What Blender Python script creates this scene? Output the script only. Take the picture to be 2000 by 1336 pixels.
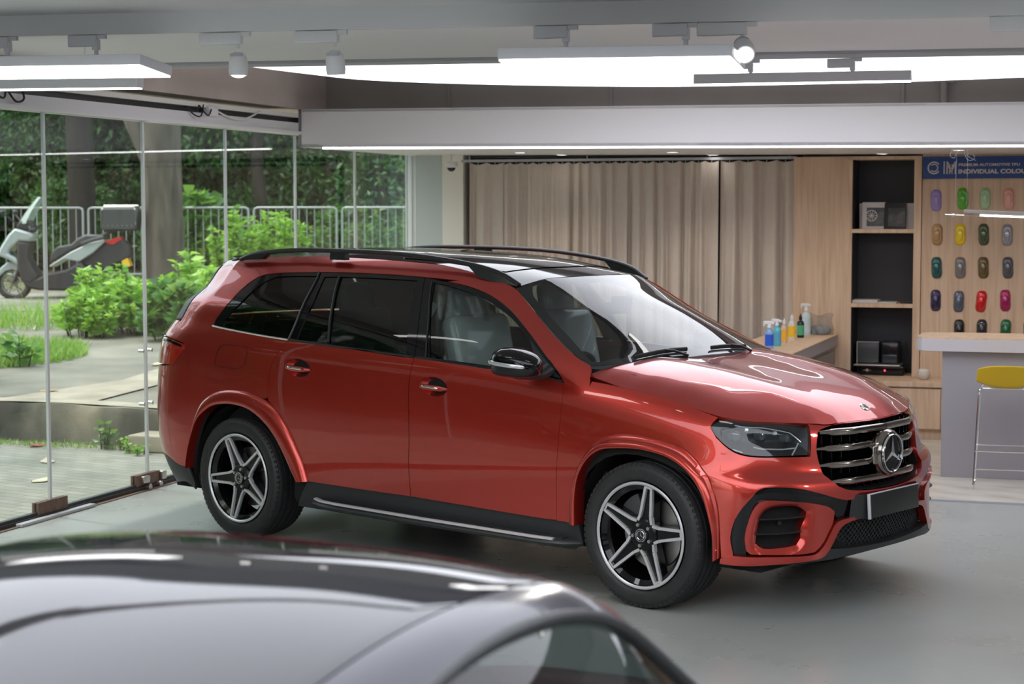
import bpy, bmesh, math, random
import numpy as np
from mathutils import Vector, Matrix
from mathutils.geometry import delaunay_2d_cdt
for o in list(bpy.data.objects): bpy.data.objects.remove(o)
scn = bpy.context.scene; COL = scn.collection; PI = math.pi
random.seed(7); RNG = np.random.default_rng(7)
# ---------------------------------------------------------------- camera (world = frame of the red car, metres)
CAM = Vector((5.6381, -8.4690, 2.0448)); YAW, PITCH, ROLL, FPX = 2.2856, .0713, -.0014, 3598.57
cam = bpy.data.cameras.new('camera'); camo = bpy.data.objects.new('camera', cam); COL.objects.link(camo)
fw = Vector((math.cos(YAW)*math.cos(PITCH), math.sin(YAW)*math.cos(PITCH), -math.sin(PITCH)))
rt = Vector((math.sin(YAW), -math.cos(YAW), 0)); up = rt.cross(fw)
rt, up = rt*math.cos(ROLL)+up*math.sin(ROLL), up*math.cos(ROLL)-rt*math.sin(ROLL)
camo.matrix_world = Matrix(((rt.x, up.x, -fw.x, CAM.x), (rt.y, up.y, -fw.y, CAM.y), (rt.z, up.z, -fw.z, CAM.z), (0, 0, 0, 1)))
cam.sensor_width = 36; cam.lens = FPX/2000*36; cam.clip_start = .1; cam.clip_end = 400
cam.dof.use_dof = True; cam.dof.focus_distance = 9.9; cam.dof.aperture_fstop = 4.0
scn.camera = camo
scn.view_settings.view_transform = 'Standard'; scn.view_settings.look = 'None'
scn.view_settings.gamma = 1; scn.view_settings.use_curve_mapping = False; scn.view_settings.exposure = 0.38
# ---------------------------------------------------------------- room frame: v to the right, u into the room, z up
RO = Vector((-4.538, -1.769, 0)); RROT = math.radians(22.5)
VX, UY = Vector((math.cos(RROT), math.sin(RROT), 0)), Vector((-math.sin(RROT), math.cos(RROT), 0))
def RM(v, u, z=0): return RO+VX*v+UY*u+Vector((0, 0, z))
def tl(v, k=.011): return -k*(v-3.5)              # the building's ceilings run slightly out of level
# ---------------------------------------------------------------- sky and daylight
W = bpy.data.worlds.new('sky'); scn.world = W; W.use_nodes = True; nt = W.node_tree
bg = nt.nodes['Background']; sky = nt.nodes.new('ShaderNodeTexSky'); sky.sky_type = 'NISHITA'
sky.sun_elevation = math.radians(55); sky.sun_rotation = math.radians(200); sky.sun_disc = False
sky.air_density = 1.6; sky.dust_density = 4; mixw = nt.nodes.new('ShaderNodeMixRGB'); mixw.inputs[0].default_value = .6
mixw.inputs[2].default_value = (4.5, 4.8, 5.0, 1)
nt.links.new(sky.outputs[0], mixw.inputs[1]); nt.links.new(mixw.outputs[0], bg.inputs[0]); bg.inputs[1].default_value = .40
sun = bpy.data.lights.new('sun', 'SUN'); sun.energy = 2.0; sun.angle = math.radians(2.5); sun.color = (1, .95, .85)
suno = bpy.data.objects.new('sun', sun); COL.objects.link(suno)
sd = (VX*-.35+UY*.12+Vector((0, 0, 1))).normalized(); suno.rotation_euler = sd.to_track_quat('Z', 'Y').to_euler(); suno.location = (0, 0, 20)
# added soft fill lights without fixtures, unseen behind and beside the camera
def area(v, u, z, sx, sy, w, col=(1, .97, .95)):
    l = bpy.data.lights.new('fill_light', 'AREA'); l.shape = 'RECTANGLE'; l.size = sx; l.size_y = sy; l.energy = w; l.color = col
    o = bpy.data.objects.new('fill_light', l); COL.objects.link(o); o.location = RM(v, u, z); o.rotation_euler = (0, 0, RROT); return o
area(12, -1, 2.88, 1.5, .3, 70); area(12, -11, 2.88, 1.5, .3, 70); area(3, -13, 2.88, 1.5, .3, 70)
# ---------------------------------------------------------------- car surfaces
import math
import numpy as np
class Spl:                                   # cardinal natural cubic spline on given knots
    def __init__(s, t):
        s.t = t = np.array(t, float); n = len(t); h = np.diff(t)
        A = np.zeros((n, n)); B = np.zeros((n, n)); A[0, 0] = A[-1, -1] = 1
        for i in range(1, n-1):
            A[i, i-1] = h[i-1]; A[i, i] = 2*(h[i-1]+h[i]); A[i, i+1] = h[i]
            B[i, i-1] += 6/h[i-1]; B[i, i] -= 6/h[i-1]+6/h[i]; B[i, i+1] += 6/h[i]
        s.M = np.linalg.solve(A, B); s.h = h; s.n = n
    def w(s, x, der=0):
        x = np.atleast_1d(np.array(x, float)); k = np.clip(np.searchsorted(s.t, x)-1, 0, s.n-2)
        h = s.h[k]; a = (s.t[k+1]-x)/h; b = 1-a; W = np.zeros((len(x), s.n)); r = np.arange(len(x))
        if der == 0:
            W[r, k] += a; W[r, k+1] += b
            W += ((a**3-a)*h*h/6)[:, None]*s.M[k] + ((b**3-b)*h*h/6)[:, None]*s.M[k+1]
        else:
            W[r, k] -= 1/h; W[r, k+1] += 1/h
            W += (-(3*a*a-1)*h/6)[:, None]*s.M[k] + ((3*b*b-1)*h/6)[:, None]*s.M[k+1]
        return W
def cs(xs, ys, x): return Spl(xs).w(x) @ np.array(ys, float)
class Surf:                                  # tensor spline through a net of points; param (s, v)
    def __init__(s, S, V, net):              # net[i][j] -> (x, y, z)
        s.a = Spl(S); s.b = Spl(V); s.net = np.array(net, float)
    def P(s, q):
        q = np.atleast_2d(q); return np.einsum('ni,ijk,nj->nk', s.a.w(q[:, 0]), s.net, s.b.w(q[:, 1]))
    def N(s, q):
        q = np.atleast_2d(q)
        A, dA, B, dB = s.a.w(q[:, 0]), s.a.w(q[:, 0], 1), s.b.w(q[:, 1]), s.b.w(q[:, 1], 1)
        ds = np.einsum('ni,ijk,nj->nk', dA, s.net, B); dv = np.einsum('ni,ijk,nj->nk', A, s.net, dB)
        n = np.cross(ds, dv); return n/np.maximum(np.linalg.norm(n, axis=1), 1e-9)[:, None]
# side levels (nominal height = v); actual height follows the belt line and the roof line
VL = [.16, .24, .40, .62, .84, 1.02, 1.13, 1.20, 1.29, 1.45, 1.63, 1.69, 1.74]
def belt(x): return float(cs([-4.2, -3.7, -3.35, -2.63, -1.6, -.5, -.06, .25, .45, .9], [1.33, 1.335, 1.325, 1.275, 1.225, 1.155, 1.105, 1.045, 1.0, .95], [x])[0])
def roofz(x): return float(cs([-4.2, -3.8, -3.4, -2.8, -2.2, -1.6, -1.16, -.5, .9], [1.60, 1.665, 1.70, 1.715, 1.708, 1.675, 1.625, 1.50, 1.45], [x])[0])
def levz(x):
    b = belt(x); r = roofz(x); m = b+.09
    return [.16, .24, .40, .62+.0*b, .40+(b-.08-.40)*.62, b-.20, b-.075, b, m, m+(r-.062-m)*.47, r-.062, r+.0, r+.042]
XS = [-3.5, -3.135, -2.6, -2.0, -1.4, -.9, -.45, -.1, .2, .42]
WS = {  # half width by station, per level
 0: [.90]*10, 1: [.935, .94, .94, .94, .94, .94, .94, .94, .935, .93],
 2: [.955, .96, .962, .962, .962, .962, .962, .960, .957, .95],
 3: [.962, .97, .972, .970, .968, .968, .969, .969, .966, .957],
 4: [.962, .975, .975, .970, .967, .966, .967, .968, .964, .950],
 5: [.957, .966, .966, .962, .960, .958, .957, .953, .945, .928],
 6: [.938, .947, .949, .947, .945, .942, .938, .930, .920, .902],
 7: [.905, .918, .923, .922, .920, .915, .903, .893, .882, .868],
 8: [.868, .882, .888, .887, .884, .874, .850, .83, .80, .76],
 9: [.793, .808, .815, .814, .806, .788, .757, .72, .68, .62],
 10: [.690, .704, .710, .708, .698, .672, .63, .58, .54, .50],
 11: [.640, .652, .657, .655, .644, .616, .58, .53, .49, .45],
 12: [.585, .595, .60, .598, .59, .565, .53, .48, .44, .40]}
# rear: rearmost x by level and corner fractions
XR = [-3.95, -4.02, -4.14, -4.215, -4.215, -4.185, -4.145, -4.09, -4.045, -3.985, -3.945, -3.93, -3.91]
RF = [(.0, 0.), (.018, .42), (.055, .70), (.14, .88), (.33, .97)]      # (dx, fraction of width at -3.5)
# front: x by level at half widths
FW = [.90, .81, .68, .52, .30, 0.]
FX = {0: [.44, .55, .66, .75, .80, .83], 1: [.53, .63, .73, .80, .845, .86], 2: [.575, .67, .755, .82, .86, .885],
      3: [.60, .69, .765, .82, .872, .895], 4: [.565, .665, .735, .79, .845, .872],
      5: [.52, .60, .688, .76, .823, .85], 6: [.50, .56, .66, .738, .803, .832], 7: [.475, .53, .628, .706, .770, .80]}
W0 = [.90, .90, .90, .905, .90, .885, .867, .845]
def side_net():
    S = []; rows = []
    for dx, fr in RF:                              # rear centre -> side
        row = []
        for j in range(13):
            x = XR[j]+dx; w = WS[j][0]*fr
            row.append((x, -w, levz(x)[j]))
        rows.append(row)
    for i, x in enumerate(XS):
        z = levz(x); rows.append([(x, -WS[j][i], z[j]) for j in range(13)])
    for k in range(6):
        row = []
        for j in range(13):
            jj = min(j, 7); x = FX[jj][k]; w = FW[k] if k else W0[jj]
            xx = .42+.3*(k/5.); zz = levz(.45+.35*k/5.)
            if j > 7: x = x-(j-7)*.07; w = w*(1-(j-7)*.07)
            row.append((x, -w, (zz[7] if j == 7 else zz[j] if j < 7 else zz[7]+(VL[j]-VL[7])*.5)))
        rows.append(row)
    net = np.array(rows)
    net = np.concatenate([net[1:3][::-1]*[1, -1, 1], net, net[-3:-1][::-1]*[1, -1, 1]])
    d = np.linalg.norm(np.diff(net[:, 4, :2], axis=0), axis=1)
    S = np.concatenate([[0], np.cumsum(d)]); i0 = 2+5+1    # station x=-3.135
    S = S-S[i0]-3.135
    return S, net
_S, _net = side_net()
SIDE = Surf(_S, VL, _net); S_REAR = _S[2]; S_FRONT = _S[-3]
class HF:                                    # smooth height field z(x, y) through scattered points (thin-plate)
    def __init__(s, pts):
        P = np.array(pts, float); s.c = P[:, :2]; n = len(P)
        K = s.k(s.c); A = np.zeros((n+3, n+3)); A[:n, :n] = K+np.eye(n)*4e-4; A[:n, n] = 1; A[:n, n+1:] = s.c; A[n, :n] = 1; A[n+1:, :n] = s.c.T
        s.w = np.linalg.solve(A, np.concatenate([P[:, 2], [0, 0, 0]]))
    def k(s, q):
        d2 = ((q[:, None]-s.c[None])**2).sum(2); return np.where(d2 > 1e-14, .5*d2*np.log(np.maximum(d2, 1e-14)), 0)
    def z(s, q): return s.k(q)@s.w[:-3]+s.w[-3]+q@s.w[-2:]
    def P(s, q): q = np.atleast_2d(np.array(q, float)); return np.column_stack([q, s.z(q)])
    def N(s, q):
        q = np.atleast_2d(np.array(q, float)); e = 1e-3
        dx = (s.z(q+[e, 0])-s.z(q-[e, 0]))/2/e; dy = (s.z(q+[0, e])-s.z(q-[0, e]))/2/e
        n = np.column_stack([-dx, -dy, np.ones(len(q))]); return n/np.linalg.norm(n, axis=1)[:, None]
def both(P): P = np.array(P, float); return np.concatenate([P, P[np.abs(P[:, 1]) > 1e-6]*[1, -1, 1]])
EDGE_S = [-.75, -.55, -.38, -.2, 0, .15, .3, .42, .55, .66, .78, .9, 1.02, 1.14, 1.3, 1.45, S_FRONT]
_e = SIDE.P([(a, 1.205) for a in EDGE_S])
HOODE = _e.copy()
_e2 = SIDE.P([(a, 1.175) for a in EDGE_S[7:]])
_hp = []
for _x, _zc in ((-.45, 1.262), (-.3, 1.249), (-.1, 1.228), (.1, 1.200), (.3, 1.163), (.45, 1.130), (.56, 1.098), (.64, 1.068), (.70, 1.036), (.745, 1.006)):
    _w = float(np.interp(_x, _e[:, 0], -_e[:, 1])); _z = float(np.interp(_x, _e[:, 0], _e[:, 2]))
    _p = float(np.interp(_x, [-.45, .2, .6], [6.5, 4.5, 2.6]))
    for _f in (0, .28, .5, .70, .86, .95):
        _y = _w*_f; _hp.append((_x, -_y, _zc-(_zc-_z)*_f**_p+.010*math.exp(-((_f-.5)/.10)**2)*min(1, max(0, (.72-_x)/.3))))
HOOD = HF(both(np.concatenate([_e, _hp, [(.778, 0, .985)]])))
T = {'dlo': [(-3.423, 1.188), (-3.414, 1.227), (-3.372, 1.281), (-3.324, 1.374), (-3.295, 1.485), (-3.258, 1.566), (-3.208, 1.612), (-3.142, 1.629), (-3.0, 1.636), (-2.788, 1.641), (-2.674, 1.645), (-2.246, 1.653), (-1.793, 1.658), (-1.528, 1.664), (-1.604, 1.65), (-1.423, 1.642), (-1.273, 1.622), (-1.142, 1.587), (-1.024, 1.53), (-0.858, 1.402), (-0.729, 1.3), (-0.631, 1.236), (-0.545, 1.174)],
 'dlo_bot': [(-0.545, 1.174), (-0.714, 1.184), (-1.05, 1.179), (-1.442, 1.182), (-1.679, 1.175), (-2.141, 1.185), (-2.535, 1.183), (-2.701, 1.181), (-2.955, 1.176), (-3.24, 1.179), (-3.423, 1.188)],
 'quarter_glass': [(-3.321, 1.198), (-3.31, 1.243), (-3.234, 1.362), (-3.184, 1.505), (-3.134, 1.578), (-3.049, 1.611), (-2.684, 1.622), (-2.672, 1.473), (-2.675, 1.315), (-2.708, 1.198), (-2.961, 1.189), (-3.161, 1.192)],
 'rear_fixed_glass': [(-2.609, 1.619), (-2.491, 1.625), (-2.369, 1.205), (-2.638, 1.196), (-2.601, 1.42)],
 'rear_glass': [(-2.463, 1.624), (-1.842, 1.636), (-1.721, 1.2), (-2.353, 1.203)],
 'front_glass': [(-1.701, 1.639), (-1.598, 1.642), (-1.439, 1.633), (-1.289, 1.612), (-1.159, 1.579), (-1.029, 1.516), (-0.873, 1.399), (-0.809, 1.263), (-1.035, 1.198), (-1.53, 1.195)],
 'front_sail': [(-0.878, 1.411), (-0.753, 1.306), (-0.654, 1.241), (-0.575, 1.19), (-0.727, 1.19), (-0.786, 1.202)],
 'cut_CD': [(-2.674, 1.645), (-2.663, 1.596), (-2.673, 1.448), (-2.68, 1.294), (-2.706, 1.182), (-2.74, 1.142), (-2.788, 1.09), (-2.826, 1.02), (-2.842, 0.935), (-2.844, 0.838)],
 'cut_B': [(-1.793, 1.658), (-1.744, 1.546), (-1.682, 1.35), (-1.645, 1.186), (-1.654, 1.114), (-1.659, 1.022), (-1.649, 0.726), (-1.656, 0.603), (-1.645, 0.414)],
 'cut_A': [(-0.545, 1.174), (-0.534, 1.108), (-0.539, 1.037), (-0.542, 0.849), (-0.548, 0.902), (-0.556, 0.685), (-0.565, 0.395)],
 'door_bottom': [(-2.502, 0.419), (-2.029, 0.414), (-1.645, 0.414), (-0.697, 0.394), (-0.565, 0.395), (-0.423, 0.386)],
 'flareR_out': [(-3.672, 0.398), (-3.636, 0.491), (-3.59, 0.608), (-3.546, 0.699), (-3.498, 0.759), (-3.443, 0.793), (-3.356, 0.824), (-3.247, 0.845), (-3.141, 0.853), (-3.023, 0.852), (-2.894, 0.834), (-2.796, 0.802), (-2.715, 0.753), (-2.649, 0.693), (-2.598, 0.628), (-2.549, 0.546), (-2.502, 0.419)],
 'flareR_in': [(-3.672, 0.398), (-3.619, 0.513), (-3.574, 0.609), (-3.524, 0.68), (-3.453, 0.728), (-3.358, 0.763), (-3.249, 0.779), (-3.142, 0.784), (-3.024, 0.777), (-2.924, 0.752), (-2.828, 0.709), (-2.748, 0.649), (-2.684, 0.571), (-2.635, 0.49), (-2.585, 0.41)],
 'flareF_out': [(-0.486, 0.394), (-0.48, 0.492), (-0.458, 0.585), (-0.417, 0.681), (-0.36, 0.79), (-0.302, 0.885), (-0.239, 0.953), (-0.154, 0.992), (-0.068, 1.01), (0.029, 1.02), (0.123, 1.025), (0.231, 1.028), (0.285, 1.012), (0.344, 0.967), (0.406, 0.84), (0.439, 0.67), (0.458, 0.565), (0.467, 0.466), (0.468, 0.318)],
 'flareF_in': [(-0.423, 0.386), (-0.42, 0.516), (-0.4, 0.627), (-0.359, 0.717), (-0.298, 0.795), (-0.233, 0.848), (-0.146, 0.881), (-0.018, 0.919), (0.088, 0.931), (0.191, 0.926), (0.276, 0.869), (0.346, 0.744), (0.395, 0.627), (0.427, 0.511), (0.445, 0.416), (0.446, 0.298)],
 'hoodline': [(-0.379, 1.202), (-0.281, 1.155), (0.043, 1.189), (0.232, 1.206), (0.347, 1.211), (0.505, 1.21)],
 'headlight': [(0.38, 1.153), (0.386, 1.177), (0.412, 1.195), (0.506, 1.208), (0.777, 1.225), (0.888, 1.208), (1.029, 1.18), (0.993, 1.064), (0.843, 1.061), (0.702, 1.058), (0.591, 1.06), (0.508, 1.085), (0.422, 1.119)],
 'fuel': [(-3.283, 1.094), (-3.069, 1.107), (-3.045, 1.078), (-3.068, 0.999), (-3.132, 0.978), (-3.334, 0.97), (-3.355, 0.986), (-3.334, 1.049)],
 'handleR': [(-2.585, 1.04)],
 'handleF': [(-1.469, 1.05)],
 'tail': [(-3.973, 1.073), (-3.698, 1.076), (-3.673, 1.043), (-3.734, 0.996), (-3.83, 0.944), (-3.999, 0.939)],
 'rb_cut': [(-3.83, 0.944), (-3.788, 0.86), (-3.698, 0.819), (-3.586, 0.789), (-3.501, 0.777)],
 'sil_rear': [(-4.104, 1.661), (-3.819, 1.179), (-3.902, 1.094), (-3.99, 1.028), (-4.019, 0.934), (-4.063, 0.763), (-4.063, 0.692), (-4.063, 0.584), (-4.032, 0.543), (-3.985, 0.413), (-3.818, 0.333), (-3.575, 0.28)],
 'plastic_rear': [(-4.028, 0.524), (-3.935, 0.461), (-3.811, 0.412), (-3.672, 0.398)],
 'roofred_rear': [(-4.104, 1.661), (-4.117, 1.692), (-4.117, 1.724), (-3.953, 1.74), (-3.475, 1.74)],
 'roofred': [(-3.475, 1.74), (-3.298, 1.74), (-2.683, 1.74), (-2.491, 1.74), (-2.082, 1.74), (-1.601, 1.74), (-1.991, 1.734), (-1.743, 1.734), (-1.491, 1.721), (-1.288, 1.698), (-1.141, 1.68)],
 'apillar_in': [(-1.141, 1.68), (-1.018, 1.631), (-0.879, 1.559), (-0.702, 1.431), (-0.557, 1.328), (-0.414, 1.269)],
 'apillar_foot': [(-0.414, 1.269), (-0.379, 1.176)],
 'aircurtain_out': [(0.512, 0.367), (0.503, 0.426), (0.519, 0.5), (0.547, 0.57), (0.584, 0.628), (0.623, 0.688), (0.665, 0.723), (0.757, 0.719), (0.864, 0.691), (0.981, 0.639), (1.11, 0.583), (1.195, 0.563)],
 'aircurtain_in': [(0.578, 0.356), (0.566, 0.43), (0.575, 0.503), (0.595, 0.571), (0.622, 0.61), (0.672, 0.621), (0.797, 0.603), (0.93, 0.579), (1.044, 0.552), (1.092, 0.524)],
 'intake': [(0.625, 0.394), (0.63, 0.439), (0.641, 0.512), (0.668, 0.549), (0.718, 0.569), (0.799, 0.573), (0.862, 0.563), (0.922, 0.51), (0.868, 0.482), (0.849, 0.448), (0.82, 0.423), (0.871, 0.384), (0.772, 0.371), (0.676, 0.37)],
 'lip': [(0.448, 0.322), (0.582, 0.327), (0.738, 0.319), (0.873, 0.311), (0.961, 0.319), (1.035, 0.37), (1.16, 0.467), (1.266, 0.474)],
 'bottom_front': [(0.466, 0.299), (0.596, 0.276), (0.745, 0.284), (0.963, 0.309)],
 'lowgrille': [(1.022, 0.347), (1.076, 0.403), (1.117, 0.444), (1.206, 0.462), (1.314, 0.464), (1.853, 0.47), (1.853, 0.462), (1.853, 0.366), (1.641, 0.334), (1.274, 0.343)],
 'grilleC': [(1.14, 1.178), (1.094, 1.114), (1.109, 1.029), (1.125, 0.741), (1.195, 0.644), (1.33, 0.6)],
 'blackband': [(1.152, 0.573), (1.255, 0.556), (1.291, 0.591)],
 'bumpercrease': [(0.442, 1.057), (0.483, 0.777), (0.506, 0.508)]}
# ---------------------------------------------------------------- materials
MATS = {}
def new_mat(name):
    m = bpy.data.materials.new(name); m.use_nodes = True; MATS[name] = m; return m, m.node_tree, m.node_tree.nodes['Principled BSDF']
def mat(name, col, rough=.5, metal=0, coat=0, spec=.5, emit=None, es=0, trans=0, ior=1.45, sheen=0, alpha=1):
    m, nt, b = new_mat(name)
    b.inputs['Base Color'].default_value = (*col, 1); b.inputs['Roughness'].default_value = rough
    b.inputs['Metallic'].default_value = metal; b.inputs['Coat Weight'].default_value = coat; b.inputs['Coat Roughness'].default_value = .03
    b.inputs['Specular IOR Level'].default_value = spec; b.inputs['Transmission Weight'].default_value = trans; b.inputs['IOR'].default_value = ior
    b.inputs['Sheen Weight'].default_value = sheen; b.inputs['Alpha'].default_value = alpha
    if emit: b.inputs['Emission Color'].default_value = (*emit, 1); b.inputs['Emission Strength'].default_value = es
    return m
def nd(nt, t, **k):
    n = nt.nodes.new(t)
    for a, v in k.items():
        if a in n.inputs: n.inputs[a].default_value = v
        else: setattr(n, a, v)
    return n
def ramp(nt, fac, stops):
    r = nt.nodes.new('ShaderNodeValToRGB'); cr = r.color_ramp
    while len(cr.elements) < len(stops): cr.elements.new(.5)
    for e, (p, c) in zip(cr.elements, stops): e.position = p; e.color = (*c, 1)
    nt.links.new(fac, r.inputs[0]); return r
def coords(nt, scale=(1, 1, 1), rot=(0, 0, 0), kind='Object'):
    t = nt.nodes.new('ShaderNodeTexCoord'); m = nt.nodes.new('ShaderNodeMapping')
    m.inputs['Scale'].default_value = scale; m.inputs['Rotation'].default_value = rot
    nt.links.new(t.outputs[kind], m.inputs[0]); return m.outputs[0]
def noisy(name, stops, scale=5, rough=.6, detail=5, stretch=(1, 1, 1), bump=0, bscale=None, metal=0, dist=0, rot=(0, 0, 0), rvar=None, coat=0):
    m, nt, b = new_mat(name); c = coords(nt, stretch, rot)
    n = nd(nt, 'ShaderNodeTexNoise', Scale=scale, Detail=detail, Distortion=dist); nt.links.new(c, n.inputs['Vector'])
    r = ramp(nt, n.outputs[0], stops); nt.links.new(r.outputs[0], b.inputs['Base Color'])
    b.inputs['Roughness'].default_value = rough; b.inputs['Metallic'].default_value = metal; b.inputs['Coat Weight'].default_value = coat
    if bump:
        n2 = nd(nt, 'ShaderNodeTexNoise', Scale=bscale or scale*4, Detail=4.); nt.links.new(c, n2.inputs['Vector'])
        bp = nd(nt, 'ShaderNodeBump', Strength=bump, Distance=.02); nt.links.new(n2.outputs[0], bp.inputs['Height']); nt.links.new(bp.outputs[0], b.inputs['Normal'])
    if rvar:
        n3 = nd(nt, 'ShaderNodeTexNoise', Scale=rvar[0], Detail=6.); nt.links.new(c, n3.inputs['Vector'])
        r3 = ramp(nt, n3.outputs[0], [(.35, (rvar[1],)*3), (.65, (rvar[2],)*3)]); nt.links.new(r3.outputs[0], b.inputs['Roughness'])
    return m
def glass(name, tint, refl=1.0, rough=0.0, ior=1.5):
    """thin pane: tinted straight-through light plus fresnel reflection"""
    m = bpy.data.materials.new(name); m.use_nodes = True; MATS[name] = m; nt = m.node_tree; nt.nodes.clear()
    out = nt.nodes.new('ShaderNodeOutputMaterial'); mx = nt.nodes.new('ShaderNodeMixShader')
    tr = nd(nt, 'ShaderNodeBsdfTransparent', Color=(*tint, 1)); gl = nd(nt, 'ShaderNodeBsdfGlossy', Color=(1, 1, 1, 1), Roughness=rough)
    lw = nd(nt, 'ShaderNodeLayerWeight', Blend=.5); f0 = ((ior-1)/(ior+1))**2       # Schlick reflectance, same from both sides
    pw = nd(nt, 'ShaderNodeMath', operation='POWER'); pw.inputs[1].default_value = 5.0; nt.links.new(lw.outputs['Facing'], pw.inputs[0])
    ma = nd(nt, 'ShaderNodeMath', operation='MULTIPLY_ADD'); ma.inputs[1].default_value = (1-f0)*refl; ma.inputs[2].default_value = f0*refl; ma.use_clamp = True
    nt.links.new(pw.outputs[0], ma.inputs[0]); nt.links.new(ma.outputs[0], mx.inputs[0]); nt.links.new(tr.outputs[0], mx.inputs[1]); nt.links.new(gl.outputs[0], mx.inputs[2])
    nt.links.new(mx.outputs[0], out.inputs[0]); return m
# ---------------------------------------------------------------- objects
def tag(o, label=None, cat=None, group=None, kind=None):
    if label: o['label'] = label
    if cat: o['category'] = cat
    if group: o['group'] = group
    if kind: o['kind'] = kind
    return o
def thing(name, label, cat, loc=(0, 0, 0), rotz=0, group=None):
    o = bpy.data.objects.new(name, None); COL.objects.link(o); o.empty_display_size = .1
    o.location = loc; o.rotation_euler = (0, 0, rotz); return tag(o, label, cat, group)
def mat_of(o):
    M = Matrix.Translation(o.location) @ o.rotation_euler.to_matrix().to_4x4()
    return (mat_of(o.parent) @ M) if o.parent else M
def link(name, me, m, parent=None, world=False):
    o = bpy.data.objects.new(name, me); COL.objects.link(o)
    for mm in (m if isinstance(m, (list, tuple)) else [m]): me.materials.append(mm)
    if parent:
        o.parent = parent
        if world: me.transform(mat_of(parent).inverted())
    return o
def dup(root, loc=None, rotz=None, label=None, group=None, mats=None):
    r = root.copy(); COL.objects.link(r)
    if loc is not None: r.location = loc
    if rotz is not None: r.rotation_euler = (0, 0, rotz)
    if label: r['label'] = label
    if group: r['group'] = group
    for ch in list(root.children):
        c = ch.copy(); COL.objects.link(c); c.parent = r
        for g in ch.children:
            d = g.copy(); COL.objects.link(d); d.parent = c
    return r
class MB:
    """collects shapes into one mesh"""
    def __init__(s): s.v = []; s.f = []; s.mi = []; s.n = 0; s.m = 0; s.T = None; s.seg = 16
    def add(s, V, Fc):
        V = [tuple(v) for v in V]
        if s.T is not None: V = [tuple(s.T @ Vector(v)) for v in V]
        s.v += V; s.f += [tuple(i+s.n for i in f) for f in Fc]; s.mi += [s.m]*len(Fc); s.n += len(V); return s
    def box(s, c, d, rz=0, bev=0, R=None):
        hx, hy, hz = d[0]/2, d[1]/2, d[2]/2
        if bev <= 0:
            P = [Vector((x*hx, y*hy, z*hz)) for x in (-1, 1) for y in (-1, 1) for z in (-1, 1)]
            Fc = [(0, 1, 3, 2), (4, 6, 7, 5), (0, 4, 5, 1), (2, 3, 7, 6), (0, 2, 6, 4), (1, 5, 7, 3)]
        else:
            bm = bmesh.new(); bmesh.ops.create_cube(bm, size=1)
            for v in bm.verts: v.co = Vector((v.co.x*d[0], v.co.y*d[1], v.co.z*d[2]))
            bmesh.ops.bevel(bm, geom=bm.edges[:], offset=min(bev, min(d)*.49), segments=3, affect='EDGES', profile=.5)
            bm.verts.index_update(); P = [v.co.copy() for v in bm.verts]; Fc = [tuple(v.index for v in f.verts) for f in bm.faces]; bm.free()
        Rm = R if R is not None else Matrix.Rotation(rz, 3, 'Z')
        return s.add([Rm @ p+Vector(c) for p in P], Fc)
    def bx(s, a, b): return s.box([(a[i]+b[i])/2 for i in range(3)], [abs(b[i]-a[i]) for i in range(3)])
    def tube(s, pts, r, n=10, cap=True, flat=None):
        pts = [Vector(p) for p in pts]; N = len(pts); rs = r if isinstance(r, (list, tuple)) else [r]*N
        V = []; Fc = []; t0 = (pts[1]-pts[0]).normalized()
        a = t0.orthogonal().normalized() if flat is None else (Vector(flat)-t0*Vector(flat).dot(t0)).normalized()
        for i, p in enumerate(pts):
            t = (pts[min(i+1, N-1)]-pts[max(i-1, 0)]).normalized(); a = (a-t*a.dot(t)).normalized(); b = t.cross(a)
            ra, rb = rs[i] if isinstance(rs[i], (list, tuple)) else (rs[i], rs[i])
            for k in range(n):
                th = 2*PI*k/n; V.append(p+a*math.cos(th)*ra+b*math.sin(th)*rb)
        for i in range(N-1):
            for k in range(n): Fc.append((i*n+k, i*n+(k+1) % n, (i+1)*n+(k+1) % n, (i+1)*n+k))
        if cap: Fc += [tuple(range(n))[::-1], tuple((N-1)*n+k for k in range(n))]
        return s.add(V, Fc)
    def cyl(s, a, b, r, n=24, r2=None): return s.tube([a, b], [r, r if r2 is None else r2], n)
    def lathe(s, prof, n=32, c=(0, 0, 0), axis='Z', cap=False, closed=False):
        V = []; Fc = []
        for r, h in prof:
            for k in range(n):
                th = 2*PI*k/n; x, y = r*math.cos(th), r*math.sin(th)
                p = (x, y, h) if axis == 'Z' else (x, h, y) if axis == 'Y' else (h, x, y)
                V.append((p[0]+c[0], p[1]+c[1], p[2]+c[2]))
        m = len(prof); rng = m if closed else m-1
        for i in range(rng):
            for k in range(n): j = (i+1) % m; Fc.append((i*n+k, i*n+(k+1) % n, j*n+(k+1) % n, j*n+k))
        if cap: Fc += [tuple(range(n))[::-1], tuple((m-1)*n+k for k in range(n))]
        return s.add(V, Fc)
    def prism(s, poly, z0, z1, fn=None):
        """poly in a plane, extruded; fn maps (a, b, h) -> point"""
        fn = fn or (lambda a, b, h: (a, b, h)); n = len(poly)
        V = [fn(a, b, z0) for a, b in poly]+[fn(a, b, z1) for a, b in poly]
        Fc = [tuple(range(n))[::-1], tuple(range(n, 2*n))]+[(i, (i+1) % n, n+(i+1) % n, n+i) for i in range(n)]
        return s.add(V, Fc)
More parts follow.
